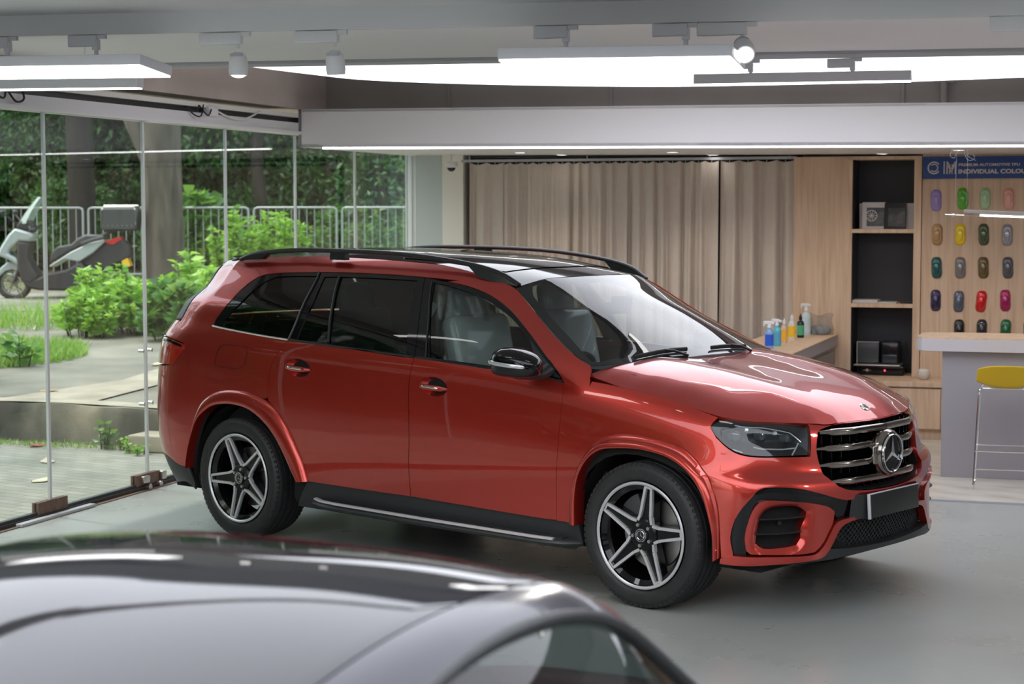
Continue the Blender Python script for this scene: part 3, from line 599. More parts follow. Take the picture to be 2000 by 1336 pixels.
# blue sign
m_navy = mat('navy_sign', (.012, .055, .22), .4); m_letter = mat('sign_lettering', (.62, .56, .54), .5)
t = thing('sign', 'navy blue sign with pale letters above the sample shells', 'sign', RM(5.075, 6.90, 2.323), RROT)
s = MB(); s.bx((0, 0, 0), (1.42, .018, .198)); s.build('board', m_navy, t)
s = MB()
def txt(mb, body, size, x, z, bold=.0, w=None):
    V, Fc = text_mesh(body, size, bold=bold); V = np.array(V); 
    if w: V[:, 0] *= w/max(V[:, 0].max()-V[:, 0].min(), 1e-6)
    V[:, 0] -= V[:, 0].min(); mb.add([(x+a, -.002, z+b_) for a, b_, c_ in V], Fc)
txt(s, 'PREMIUM AUTOMOTIVE TPU', .033, .313, .112, .0009, .53); s.build('lettering', m_letter, t, smooth=False); s = MB(); txt(s, 'INDIVIDUAL COLOURS', .052, .313, .046, .0018, .655)
s.build('lettering', m_letter, t, smooth=False)
s = MB()
def arc(cx, cz, r0, r1, a0, a1, n=30):
    pts = [(cx+r*math.cos(a0+(a1-a0)*k/n), cz+r*math.sin(a0+(a1-a0)*k/n)) for r in (r0, r1) for k in range(n+1)]
    s.add([(a, -.002, b_) for a, b_ in pts], [(k, k+1, n+2+k, n+1+k) for k in range(n)])
arc(.098, .098, .046, .057, math.radians(35), math.radians(325)); arc(.098, .098, .028, .037, math.radians(-140), math.radians(140)); 
def bar(x0, x1, z0, z1, sh=0): s.add([(x0, -.002, z0), (x1, -.002, z0), (x1+sh, -.002, z1), (x0+sh, -.002, z1)], [(0, 1, 2, 3)])
bar(.182, .192, .042, .155); bar(.208, .218, .042, .155); bar(.232, .241, .042, .13); bar(.252, .261, .042, .13); bar(.280, .290, .042, .155)
bar(.244, .254, .085, .150, -.032); bar(.244, .254, .085, .150, .034); bar(.244, .254, .060, .120, -.03); bar(.244, .254, .060, .120, .03)
s.build('emblem', m_letter, t, smooth=False)
# books and papers in the niches
m_page = mat('pale_cover', (.55, .52, .50), .5); m_blk = mat('black_cover', (.02, .019, .019), .35)
m_photo = noisy('dark_photo_print', [(.45, (.015, .013, .012)), (.62, (.10, .075, .055)), (.72, (.5, .45, .4))], scale=9, rough=.3)
def book(lab, v, u, z, w, h, d, rz, lean, cov, pic, wheel=False):
    t = thing('book', lab, 'book', RM(v, u, z), RROT+rz, 'books standing on the top shelf')
    T = Matrix.Rotation(lean, 4, 'X'); s = xmb(T); s.box((0, 0, h/2), (w, d, h), bev=.002); s.build('cover', cov, t)
    s = xmb(T); s.box((w*.08, -d/2-.0008, h*.45), (w*.78, .0015, h*.7)); s.build('picture', pic, t)
    if wheel:
        s = xmb(T); s.T = T @ Matrix.Translation((-w*.1, -d/2-.003, h*.5)) @ Matrix.Rotation(PI/2, 4, 'X')
        s.lathe([(.045, 0), (.052, 0)], 28); s.lathe([(.0, 0), (.008, 0)], 10)
        for k in range(10): a = k*PI/5; s.box((.027*math.cos(a), .027*math.sin(a), 0), (.038, .005, .001), rz=a)
        s.build('wheel_print', m_page, t)
book('pale book with a wheel picture on its cover, standing on the top shelf', 4.63, 7.0, 1.87, .21, .245, .02, .12, -.10, m_page, m_photo, True)
book('black picture book leaning beside the pale one on the top shelf', 4.82, 6.99, 1.87, .20, .24, .018, -.14, -.12, m_blk, m_photo)
book('thin pale book behind the black picture book on the top shelf', 4.90, 7.05, 1.87, .17, .235, .015, -.1, -.10, m_page, m_page)
book('thin pale book at the left end behind the wheel book', 4.545, 7.05, 1.87, .10, .235, .012, .3, -.10, m_page, m_page)
for i, (v, w, h, lab) in enumerate(((4.56, .24, .03, 'stack of white brochures lying at the left of the middle shelf'), (4.76, .16, .012, 'thin white brochure lying in the middle of the middle shelf'), (4.93, .12, .006, 'thin dark brochure lying at the right of the middle shelf'))):
    s = MB(); s.box((0, 0, h/2), (w, .2, h*.9)); s.box((.01, 0, h*.96), (w*.9, .19, h*.1), rz=.05); t = thing('brochure', lab, 'brochure', RM(v, 7.05, 1.192), RROT+.05*i); s.build('pages', m_page if i < 2 else m_slate, t)
# turntable / coffee machine in the low niche
m_gblk = mat('gloss_black', (.008, .008, .009), .12)
t = thing('coffee_machine', 'black machine with smoked cover and water tank in the lowest niche', 'machine', RM(4.69, 6.98, .525), RROT)
s = MB(); s.box((0.03, .12, .05), (.40, .26, .09), bev=.01); s.build('base', m_gblk, t)
s = MB(); s.box((.0, .02, .105), (.42, .30, .012), bev=.003); s.build('tray', m_steel, t)
s = MB(); s.box((-.10, .12, .21), (.20, .2, .19), bev=.008); s.build('cabinet', mat('smoked_panel', (.05, .052, .055), .25), t)
s = MB(); s.bx((-.2, .01, .305), (-.0, .03, .311)); s.bx((-.2, .01, .115), (-.194, .03, .31)); s.build('frame', m_steel, t)
s = MB(); s.box((.10, .12, .21), (.17, .2, .21), bev=.02); s.build('body', m_gblk, t)
s = MB(); s.box((.10, .015, .16), (.13, .01, .07), bev=.003); s.build('display', mat('machine_window', (.03, .035, .045), .1), t)
s = MB(); s.cyl((.06, -.012, .05), (.06, .0, .05), .009, 12); s.build('power_light', mat('red_led', (.6, .02, .05), .4, emit=(1, .05, .1), es=2.1), t)
s = MB(); s.cyl((-.10, -.012, .05), (-.10, 0, .05), .014, 14); s.box((-.1, -.01, .05), (.07, .006, .004)); s.build('lever', m_steel, t)
s = MB(); s.tube(cr([(.2, .1, .05), (.24, .05, .1), (.26, .1, .2), (.22, .2, .3)], 5), .005, 6); s.tube(cr([(.18, .05, .04), (.24, .0, .08), (.28, .08, .06)], 5), .004, 6); s.build('cable', m_black, t)
# vase
s = MB(); s.lathe([(.0, 0), (.03, .0), (.050, .018), (.058, .048), (.053, .078), (.036, .094), (.028, .095), (.026, .085)], 28)
t = thing('vase', 'small round white vase on the low cabinet beside the niche', 'vase', RM(5.125, 6.72, .526), RROT); s.build('bowl', mat('stoneware', (.62, .57, .52), .45), t)
# ---- bottle counter
t = thing('counter', 'low counter with oak top and grey drawer side behind the red car\'s hood', 'counter', RM(4.05, 4.31, 0), RROT)
s = MB(); s.prism([(.28, .02), (.28, 2.57), (-.32, 2.57), (-.32, .65)], .8, .9); s.m = 0; s.build('top_board', m_greylam, t, bevel=.002)
s = MB(); s.prism([(.285, .0), (.285, 2.57), (-.33, 2.57), (-.33, .65)], .9, .908); s.build('top_veneer', m_wood, t)
s = MB(); s.prism([(.26, .05), (.26, 2.57), (-.30, 2.57), (-.30, .68)], .0, .8); s.build('carcass', mat('taupe_laminate', (.22, .20, .20), .4), t)
for k in range(2):
    s = MB(); s.bx((.26, .08+1.15*k, .5), (.275, 1.2+1.15*k, .765)); s.build('drawer', mat('taupe_front', (.21, .195, .19), .35), t, bevel=.002)
m_clear = glass('clear_plastic', (.80, .86, .88), .8); m_liq = {}
def bottle(kind, lab, v, u, liquid, labelc, h=.2, r=.032, cap=None, trig=False, z0=.908, full=.8):
    t = thing(kind, lab, 'bottle', RM(v, u, z0), RROT+random.uniform(-.4, .4), 'bottles on the grey counter')
    s = MB(); s.lathe([(0, 0), (r*.95, .0), (r, .008), (r, h*.62), (r*.8, h*.72), (r*.42, h*.78), (r*.4, h*.84)], 24); s.build('bottle_body', mat('liquid_'+lab.split()[0], liquid, .12, spec=.6), t)
    s = MB(); s.lathe([(r*1.01, h*.12), (r*1.01, h*.56)], 24); s.build('bottle_label', mat('label_'+lab.split()[0], labelc, .45), t)
    s = MB(); s.lathe([(r*1.016, h*.40), (r*1.016, h*.50)], 10, (0, 0, 0)); 
    s = MB()
    if trig:
        s.lathe([(r*.45, h*.82), (r*.45, h*.92), (r*.3, h*.96), (0, h*.96)], 14); s.box((-.012, 0, h*1.02), (.07, .02, .028), bev=.006); s.box((-.045, 0, h*.97), (.012, .014, .04), bev=.004); s.box((.03, 0, h*1.0), (.02, .018, .02), bev=.004)
    else: s.lathe([(r*.46, h*.8), (r*.46, h*.95), (r*.2, h*.97), (r*.15, h*1.06), (0, h*1.06)], 14)
    s.build('sprayer' if trig else 'cap', cap or m_white, t)
bottle('spray_bottle', 'blue-labelled clear trigger spray bottle, frontmost on the counter', 4.060, 4.92, (.20, .33, .55), (.02, .10, .55), .21, .036, trig=True)
bottle('spray_bottle', 'teal trigger spray bottle behind the blue-labelled one', 4.070, 5.22, (.08, .42, .50), (.10, .35, .50), .21, .034, trig=True)
bottle('squeeze_bottle', 'orange and white squeeze bottle with pointed cap behind the teal spray bottle', 4.058, 5.62, (.62, .42, .28), (.80, .42, .03), .20, .028)
bottle('spray_bottle', 'white bottle with yellow label left of the dark green one', 4.062, 5.98, (.62, .60, .55), (.85, .50, .02), .22, .031)
bottle('flask', 'dark bottle with green label right of the yellow-labelled bottle', 4.085, 6.30, (.012, .014, .02), (.08, .38, .20), .20, .032, m_blk)
bottle('spray_bottle', 'tall pale clear spray bottle at the back beside the plastic bag', 4.075, 6.66, (.50, .60, .62), (.52, .62, .66), .27, .042, trig=True)
s = MB()
def bagf(a, h):
    x = (a-.5)*.27; th = .045*math.sin(PI*h)**.5*math.sin(PI*min(max(a, .02), .98))**.5
    return x, th, h
s.grid(lambda a, h: ((a-.5)*(.27+.02*math.sin(7*h)), -.05*math.sin(PI*a)**.6*(1-h)**.7-.004*math.sin(23*a+9*h), .19*h+.012*math.sin(9*a)*h), 24, 14)
s.grid(lambda a, h: ((a-.5)*(.27+.02*math.sin(7*h)), .05*math.sin(PI*a)**.6*(1-h)**.7+.004*math.sin(19*a+7*h), .19*h+.012*math.sin(9*a)*h), 24, 14)
t = thing('plastic_bag', 'clear plastic bag with grey cloths at the back of the counter', 'bag', RM(4.175, 6.72, .908), RROT); s.build('film', glass('plastic_film', (.82, .82, .82), .8, .3, 1.5), t)
s = MB(); s.ell((.02, 0, .045), (.10, .035, .045), 20, 10, .8); s.build('cloths', mat('grey_cloth', (.25, .25, .25), .9), t)
# ---- tall counter with stool
t = thing('bar_counter', 'grey bar counter with pale wood top beside the oak wall', 'counter', RM(5.52, 4.2, 0), RROT)
ctr = [(-.20, .05), (-.15, -.03), (-.05, -.06), (3.2, -.06), (3.2, .62), (-.05, .62), (-.15, .60), (-.20, .52)]
s = MB(); s.prism(ctr, .975, 1.07); s.build('slab', mat('pale_grey_lacquer', (.50, .48, .50), .35), t, bevel=.003)
s = MB(); s.prism(ctr, 1.07, 1.078); s.build('top_veneer', m_wood, t)
s = MB(); s.bx((0, 0, .012), (3.1, .5, .975)); s.build('base', m_greylam, t, bevel=.002)
t = thing('bar_stool', 'bar stool with mustard yellow shell seat and thin chrome wire legs', 'stool', RM(6.02, 3.86, 0), RROT+.05)
m_yel = mat('mustard_shell', (.52, .34, .008), .38)
def seat(a, h):
    th = (a-.5)*2; k = h
    x = th*(.21+.02*k)*(1-.10*k*k if k > .5 else 1); 
    if k < .5: y = -.18+.72*k; z = .76+.05*abs(th)**2.5+.03*(1-2*k)**3*0
    else:
        q = (k-.5)*2; y = .18+.05*q-.03*th*th*q; z = .76+.16*q**1.1+.05*abs(th)**2.5*(1-q)-.03*abs(th)**3*q
    return (x, -y+.02, z)
s = MB(); s.grid(seat, 20, 24); o = s.build('seat', m_yel, t, ang=180); md = o.modifiers.new('thick', 'SOLIDIFY'); md.thickness = .012; md = o.modifiers.new('sub', 'SUBSURF'); md.levels = 1; md.render_levels = 1
for sx in (-1, 1):
    s = MB(); s.tube(cr([(sx*.17, -.13, .745), (sx*.185, -.15, .735), (sx*.20, -.17, .66), (sx*.225, -.235, .05), (sx*.225, -.225, .02), (sx*.225, -.19, .011), (sx*.225, .16, .011), (sx*.225, .195, .02), (sx*.222, .2, .05), (sx*.19, .15, .66), (sx*.18, .13, .735), (sx*.16, .11, .745)], 5), .0055, 8); s.build('leg', m_chrome, t)
s = MB(); s.tube([(-.218, -.212, .29), (.218, -.212, .29)], .005, 8); s.tube([(-.221, .178, .29), (.221, .178, .29)], .005, 8); s.tube([(-.222, -.22, .16), (.222, -.22, .16)], .005, 8); s.tube([(-.17, -.14, .745), (.17, -.14, .745)], .005, 8); s.tube([(-.17, .12, .745), (.17, .12, .745)], .005, 8); s.build('footrest', m_chrome, t)
# pendant linear lamp over the bar
t = thing('pendant_lamp', 'slim linear pendant lamp with chrome end hung over the bar counter', 'pendant lamp', RM(5.62, 4.25, 2.035), RROT)
s = MB(); s.T = Matrix.Rotation(.04, 4, 'Y'); s.box((.79, 0, .0), (1.5, .09, .028), bev=.004); s.build('body', mat('taupe_metal', (.25, .22, .20), .4), t)
s = MB(); s.T = Matrix.Rotation(.04, 4, 'Y'); s.box((.86, -.03, -.026), (1.4, .018, .012)); s.box((.86, .02, -.026), (1.4, .018, .012)); s.build('tube', m_lamp, t)
s = MB(); s.T = Matrix.Rotation(.04, 4, 'Y'); s.cyl((-.10, 0, -.03), (.16, 0, -.03), .004, 8); s.lathe([(0, -.02), (.012, -.015), (.012, .0), (.006, .005), (.014, .012), (.006, .02), (0, .02)], 12, (-.03, 0, -.03), 'X'); s.build('end_rod', m_chrome, t)
s = MB(); s.cyl((-.03, 0, -.02), (-.02, 0, .46), .0007, 5); s.cyl((.06, 0, .01), (.06, 0, .46), .0007, 5); s.cyl((1.4, 0, -.03), (1.4, 0, .44), .0015, 5)
s.tube(cr([(-.05, 0, .46), (-.07, 0, .42), (-.04, 0, .40), (-.02, 0, .44), (.02, .0, .46)], 4), .0012, 5); s.tube(cr([(.03, 0, .46), (.05, 0, .40), (.08, 0, .38), (.11, 0, .40), (.09, 0, .43), (.05, 0, .42), (.12, 0, .38)], 4), .0012, 5); s.build('wires', m_grey, t)
# ================================================================ THE RED CAR
def resamp(pts, step):
    out = []
    for i in range(len(pts)-1):
        a, b_ = np.array(pts[i]), np.array(pts[i+1]); n = max(1, int(np.ceil(np.linalg.norm(b_-a)/step)))
        for k in range(n): out.append(a+(b_-a)*k/n)
    out.append(np.array(pts[-1])); return np.array(out)
def smooth_loop(L, ang=33, sub=4, closed=True):
    P = [np.array(p, float) for p in L]; n = len(P); corner = []
    for i in range(n):
        if not closed and i in (0, n-1): corner.append(True); continue
        a = P[i]-P[i-1]; b_ = P[(i+1) % n]-P[i]; c = a@b_/(np.linalg.norm(a)*np.linalg.norm(b_)+1e-12); corner.append(np.degrees(np.arccos(np.clip(c, -1, 1))) > ang)
    out = []
    for i in range(n if closed else n-1):
        p1, p2 = P[i], P[(i+1) % n]; p0 = P[i-1] if not corner[i] else 2*p1-p2; p3 = P[(i+2) % n] if not corner[(i+1) % n] else 2*p2-p1
        d = np.linalg.norm(p2-p1); 
        for q, s_ in ((0, p0), (1, p3)):
            ref = p1 if q == 0 else p2; dd = np.linalg.norm(s_-ref)
            if dd > 1e-9 and dd > 1.6*d: s_ = ref+(s_-ref)*1.6*d/dd
            if q == 0: p0 = s_
            else: p3 = s_
        for k in range(sub):
            t = k/sub; out.append(.5*((2*p1)+(-p0+p2)*t+(2*p0-5*p1+4*p2-p3)*t*t+(-p0+3*p1-3*p2+p3)*t**3))
    if not closed: out.append(P[-1])
    return np.array(out)
def inset_loop(L, d):
    n = len(L); A = sum(L[i][0]*L[(i+1) % n][1]-L[(i+1) % n][0]*L[i][1] for i in range(n)); sg = 1 if A > 0 else -1; out = []
    for i in range(n):
        a = L[i]-L[i-1]; b_ = L[(i+1) % n]-L[i]; a = a/(np.linalg.norm(a)+1e-9); b_ = b_/(np.linalg.norm(b_)+1e-9); t = a+b_; t /= (np.linalg.norm(t)+1e-9)
        c = max(.5, abs(t@b_)); out.append(L[i]+sg*np.array([-t[1], t[0]])*d/c)
    return np.array(out)
def inpoly(Q, L):
    x, y = Q[:, 0], Q[:, 1]; r = np.zeros(len(Q), bool); n = len(L)
    for i in range(n):
        x1, y1 = L[i]; x2, y2 = L[(i+1) % n]
        if y1 == y2: continue
        c = ((y1 > y) != (y2 > y)) & (x < (x2-x1)*(y-y1)/(y2-y1)+x1); r ^= c
    return r
def dist_poly(Q, L):
    d = np.full(len(Q), 9.)
    for i in range(len(L)):
        a = L[i]; b_ = L[(i+1) % len(L)]; ab = b_-a; t = np.clip(((Q-a)@ab)/(ab@ab+1e-12), 0, 1); d = np.minimum(d, np.linalg.norm(Q-(a+t[:, None]*ab), axis=1))
    return d
def panel(name, surf, loops, m, parent, inset=0., thick=.012, off=0., g=.04, sub=4, mirror=True, merge=False, flange=True, ang=33, disp=None, sm=True, rnd=.0, flip=False):
    LL = []
    for k, L in enumerate(loops):
        Q = smooth_loop(L, ang, sub) if sm else np.array(L, float)
        Q = resamp(list(Q)+[Q[0]], g)[:-1]
        if inset: Q = inset_loop(Q, inset if k == 0 else -inset)
        LL.append(Q)
    lo, hi = LL[0].min(0), LL[0].max(0)
    X, Y = np.meshgrid(np.arange(lo[0]+g*.5, hi[0], g), np.arange(lo[1]+g*.5, hi[1], g), indexing='ij'); Y = Y+0; X = X+(np.arange(X.shape[1]) % 2)*g*.25
    G = np.column_stack([X.ravel(), Y.ravel()]); ok = inpoly(G, LL[0])
    for L in LL[1:]: ok &= ~inpoly(G, L)
    G = G[ok]
    if len(G):
        d = np.full(len(G), 9.)
        for L in LL: d = np.minimum(d, dist_poly(G, L))
        G = G[d > g*.45]
    V2 = np.concatenate(LL+[G]); E = []; c = 0
    for L in LL: E += [(c+i, c+(i+1) % len(L)) for i in range(len(L))]; c += len(L)
    vo, eo, fo, ov, oe, of = delaunay_2d_cdt([Vector((float(a), float(b_))) for a, b_ in V2], E, [], 0, 1e-6)
    VO = np.array([(v.x, v.y) for v in vo]); F = np.array([f for f in fo if len(f) == 3]); cen = VO[F].mean(1); ok = inpoly(cen, LL[0])
    for L in LL[1:]: ok &= ~inpoly(cen, L)
    F = F[ok]; N = surf.N(VO); P = surf.P(VO); o_ = off+(disp(VO) if disp else 0); o_ = np.broadcast_to(o_, len(VO)) if np.ndim(o_) == 0 else o_
    P = P+N*np.asarray(o_)[:, None]
    fn = np.cross(P[F[:, 1]]-P[F[:, 0]], P[F[:, 2]]-P[F[:, 0]]); bad = (fn*N[F[:, 0]]).sum(1) < 0; F[bad] = F[bad][:, ::-1]
    nv = [P]; nf = [list(map(tuple, F))]; nn = [[tuple(N[i]) for i in f] for f in F]; n0 = len(P)
    if flange:
        from collections import Counter
        ec = Counter(); dirn = {}
        for f in F:
            for a, b_ in ((f[0], f[1]), (f[1], f[2]), (f[2], f[0])): ec[(min(a, b_), max(a, b_))] += 1; dirn[(min(a, b_), max(a, b_))] = (a, b_)
        be = [dirn[e] for e, k in ec.items() if k == 1]; idx = {}; ex = []
        def vid(i, lvl):
            if (i, lvl) not in idx: idx[(i, lvl)] = n0+len(ex); ex.append(P[i]-N[i]*(thick if lvl else 0))
            return idx[(i, lvl)]
        ff = []
        for a, b_ in be:
            ff.append((vid(a, 0), vid(a, 1), vid(b_, 1), vid(b_, 0)))
        if ex:
            nv.append(np.array(ex)); nf.append(ff); ve = np.concatenate(nv)
            for f in ff:
                q = np.cross(ve[f[1]]-ve[f[0]], ve[f[3]]-ve[f[0]]); q = q/(np.linalg.norm(q)+1e-12); nn += [[tuple(q)]*4]
    VV = np.concatenate(nv); FF = sum(nf, [])
    def mk(VV, FF, nn):
        me = bpy.data.meshes.new(name); me.from_pydata([tuple(v) for v in VV], [], [tuple(int(i) for i in f) for f in FF]); me.polygons.foreach_set('use_smooth', [True]*len(FF))
        if disp is None: me.normals_split_custom_set([n for f in nn for n in f])
        else: me.set_sharp_from_angle(angle=math.radians(40))
        return link(name, me, m, parent, True)
    VM = VV*[1, -1, 1]; FM = [f[::-1] for f in FF]; nM = [[(a, -b_, c) for a, b_, c in f[::-1]] for f in nn]
    if merge: return [mk(np.concatenate([VV, VM]), FF+[tuple(i+len(VV) for i in f) for f in FM], nn+nM)]
    r = [mk(VV, FF, nn)]
    if mirror: r.append(mk(VM, FM, nM))
    return r
# ---- materials
m, nt, b = new_mat('red_paint'); m_red = m
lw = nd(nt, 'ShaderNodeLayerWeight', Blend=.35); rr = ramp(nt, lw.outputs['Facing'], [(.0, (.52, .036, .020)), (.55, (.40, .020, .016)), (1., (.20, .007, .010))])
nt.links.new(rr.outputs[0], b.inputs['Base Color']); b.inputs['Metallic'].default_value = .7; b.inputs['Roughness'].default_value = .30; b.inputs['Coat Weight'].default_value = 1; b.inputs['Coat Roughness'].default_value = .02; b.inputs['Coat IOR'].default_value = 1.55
m_gloss = mat('gloss_black_trim', (.004, .004, .005), .05); m_plast = mat('black_plastic', (.022, .023, .025), .42); m_satin = mat('satin_black_rail', (.018, .019, .02), .35)
m_void = mat('dark_cavity', (.004, .004, .004), .8); m_tint = glass('tinted_glass', (.46, .53, .50), 1.3); m_fglass = glass('front_glass', (.62, .70, .67), 1.15); m_ws = glass('windscreen_glass', (.50, .54, .55), 1.3)
m_chr = mat('dark_chrome', (.30, .27, .245), .12, 1.0); m_brt = mat('bright_chrome', (.80, .80, .82), .10, 1.0); m_sil = mat('machined_silver', (.62, .62, .63), .32, .45)
m_rub = noisy('tyre_rubber', [(.3, (.012, .012, .012)), (.7, (.020, .020, .021))], scale=30, rough=.55, bump=.05, bscale=120)
m_int = mat('dark_interior', (.012, .012, .013), .7); m_wrap = mat('plastic_wrap', (.42, .45, .45), .25, coat=.5)
car = thing('suv', 'large glossy red suv parked in the middle of the grey showroom floor', 'car', (-1.57, 0, 0))
D = T
A = lambda *k: sum([list(D[i]) if isinstance(i, str) else [i] for i in k], [])
rev = lambda k: list(reversed(D[k]))
dlo, dlb = D['dlo'], D['dlo_bot']
CD, CB, CA = D['cut_CD'], D['cut_B'], D['cut_A']
fro, fri, ffo, ffi = D['flareR_out'], D['flareR_in'], D['flareF_out'], D['flareF_in']
TOP = 1.742
# body side incl. roof rail strip, D pillar and A pillar (right and left)
roofline = [(-4.03, TOP), (-3.6, TOP), (-2.6, TOP), (-2.0, TOP-.004), (-1.70, 1.736), (-1.49, 1.721), (-1.288, 1.698), (-1.142, 1.680)]
side = roofline+D['apillar_in'][1:]+[D['apillar_foot'][1], CA[0]]+list(reversed(dlo[:-1]))+[(-3.24, 1.179), (-2.955, 1.176), CD[4]]+CD[5:]
# quarter panel: from the flare back to the lamp
ifl = [p for p in fro if p[0] < -2.86 and p[1] > .75]
side = side+list(reversed([p for p in ifl if p[0] > -3.52]))+list(reversed(D['rb_cut'][:-1]))+[(-3.75, .998), (-3.68, 1.042), (-3.71, 1.078), (-3.91, 1.10), (-4.05, 1.115), (-3.93, 1.20), (-3.96, 1.33), (-4.02, 1.5)]
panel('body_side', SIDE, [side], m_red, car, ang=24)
# rear door, front door
rdoor = [CD[4]]+[(-2.535, 1.183), (-2.14, 1.185), (-1.679, 1.178), CB[3]]+CB[4:]+[(-2.029, .414), (-2.502, .419)]+list(reversed([p for p in fro if p[0] > -2.80 and p[0] < -2.51]))+[(-2.84, .825), (-2.845, .87), CD[8], CD[7], CD[6], CD[5]]
HRW, HFW = (-2.585, 1.045), (-1.469, 1.052)
hole = lambda c: [(c[0]+.105*math.cos(a), c[1]+.046*math.sin(a)) for a in np.linspace(0, 2*PI, 33)[:-1]]
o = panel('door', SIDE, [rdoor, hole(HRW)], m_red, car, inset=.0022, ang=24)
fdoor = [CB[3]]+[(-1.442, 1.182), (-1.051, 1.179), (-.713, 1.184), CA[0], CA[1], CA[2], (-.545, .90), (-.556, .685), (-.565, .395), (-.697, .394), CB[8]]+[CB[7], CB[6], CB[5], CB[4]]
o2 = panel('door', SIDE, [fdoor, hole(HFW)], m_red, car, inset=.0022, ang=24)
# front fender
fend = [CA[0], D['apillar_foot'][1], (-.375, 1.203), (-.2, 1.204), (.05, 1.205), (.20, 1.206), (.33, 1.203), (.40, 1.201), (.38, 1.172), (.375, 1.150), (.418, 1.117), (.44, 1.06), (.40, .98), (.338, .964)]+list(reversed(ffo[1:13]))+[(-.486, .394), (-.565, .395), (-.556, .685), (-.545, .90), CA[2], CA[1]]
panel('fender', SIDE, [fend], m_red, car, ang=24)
# wheel-arch flares
def flare(name, O, I, prof, parent):
    O = smooth_loop(O, 60, 6, False); I = smooth_loop(I, 60, 6, False)
    def rs(P, n=64):
        d = np.concatenate([[0], np.cumsum(np.linalg.norm(np.diff(P, axis=0), axis=1))]); t = np.linspace(0, d[-1], n); return np.column_stack([np.interp(t, d, P[:, 0]), np.interp(t, d, P[:, 1])])
    O, I = rs(O), rs(I)
    for sg in (1, -1):
        s = MB(); V = []
        for i in range(len(O)):
            for a, h in prof:
                q = O[i]+(I[i]-O[i])*min(a, 1); P = SIDE.P(q)[0]+np.array([0, -1, 0])*h; V.append((P[0], P[1]*sg, P[2]))
        m_ = len(prof); s.add(V, [(i*m_+j, (i+1)*m_+j, (i+1)*m_+j+1, i*m_+j+1) for i in range(len(O)-1) for j in range(m_-1)]); s.build(name, m_red, parent, world=True, ang=50)
flare('wheel_arch', fro, fri, [(-.0, -.02), (0, .001), (.06, .010), (.2, .021), (.5, .029), (.8, .032), (.95, .030), (1, .024), (1, .0), (1, -.06)], car)
flare('wheel_arch', ffo, ffi, [(-.0, -.02), (0, .001), (.05, .008), (.35, .010), (.42, .022), (.6, .029), (.85, .032), (.95, .030), (1, .024), (1, 0), (1, -.06)], car)
# rear bumper, tailgate, lamps
rbump = [fro[4], (-3.545, .705), (-3.588, .612), (-3.63, .495), (-3.668, .40), (-3.83, .41), (-3.985, .46), (-4.3, .47), (S_REAR, .47), (S_REAR, .93), (-4.3, .93), (-4.0, .93), (-3.90, .935)]+D['rb_cut'][:-1]
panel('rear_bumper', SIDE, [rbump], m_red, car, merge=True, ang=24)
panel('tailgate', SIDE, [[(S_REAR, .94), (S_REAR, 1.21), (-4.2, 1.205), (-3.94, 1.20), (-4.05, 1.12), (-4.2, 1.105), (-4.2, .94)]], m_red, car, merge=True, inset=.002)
panel('rear_window', SIDE, [[(S_REAR, 1.215), (S_REAR, TOP-.03), (-4.3, TOP-.03), (-4.06, TOP-.03), (-4.035, 1.5), (-3.975, 1.33), (-3.945, 1.21)]], m_plast, car, merge=True, inset=.003)
panel('spoiler', SIDE, [[(S_REAR, TOP-.03), (S_REAR, TOP), (-4.03, TOP), (-4.045, TOP-.03)]], m_red, car, merge=True)
m_tail = mat('tail_lamp_red', (.35, .008, .006), .08, coat=1, spec=.8)
o = panel('tail_lamp', SIDE, [[D['rb_cut'][0], (-3.752, .998), (-3.684, 1.042), (-3.71, 1.072), (-3.91, 1.094), (-4.15, 1.10), (-4.19, 1.05), (-4.19, .95), (-4.0, .945)]], m_tail, car, off=.006)
panel('chrome_strip', SIDE, [[(-3.72, 1.052), (-3.72, 1.066), (-3.91, 1.088), (-4.1, 1.09), (-4.1, 1.075), (-3.9, 1.072)]], m_gloss, car, off=.009, thick=.004)
panel('lower_valance', SIDE, [[(-3.672, .396), (-3.83, .406), (-3.985, .455), (-4.3, .465), (S_REAR, .465), (S_REAR, .26), (-4.2, .26), (-3.83, .30), (-3.68, .26), (-3.64, .30)]], m_plast, car, merge=True)
# fuel flap: fine gap line
fl = D['fuel']
def groove(name, pts, r, m, closed=True, off=0., both_=False):
    Q = smooth_loop(pts, 50, 4, closed); Q = resamp(list(Q)+([Q[0]] if closed else []), .02); P = SIDE.P(Q)+SIDE.N(Q)*off
    for sg in ((1, -1) if both_ else (1,)):
        s = MB(); s.tube([(p[0], p[1]*sg, p[2]) for p in P], r, 6, cap=not closed); s.build(name, m, car, world=True)
groove('fuel_flap', fl, .0016, m_void, True, .0006)
# ---- windows: gloss black surrounds with glass
def clip_top(x0, x1, n=10):       # part of the dlo outline between two s values, from left to right
    return [p for p in dlo if x0 < p[0] < x1 and p[1] > 1.5]
Qg, RF_, RG, FG, FS = D['quarter_glass'], D['rear_fixed_glass'], D['rear_glass'], D['front_glass'], D['front_sail']
tq = dlo[:10]+[CD[0]]+CD[1:5]+[(-2.955, 1.176), (-3.239, 1.179)]
panel('window_surround', SIDE, [tq, Qg], m_gloss, car, inset=.001, off=-.004, ang=30)
tr = [CD[0], dlo[11], (-1.795, 1.659)]+CB[1:4]+[(-1.679, 1.178), (-2.14, 1.185), (-2.535, 1.183), CD[4]]+[CD[3], CD[2], CD[1]]
panel('window_surround', SIDE, [tr, RF_, RG], m_gloss, car, inset=.0018, off=-.004, ang=30)
front_top = [p for p in dlo if p[0] > -1.79 and p[0] < -.55]; front_top = sorted([p for p in front_top if not (-1.56 < p[0] < -1.50 and p[1] > 1.66)], key=lambda p: p[0])
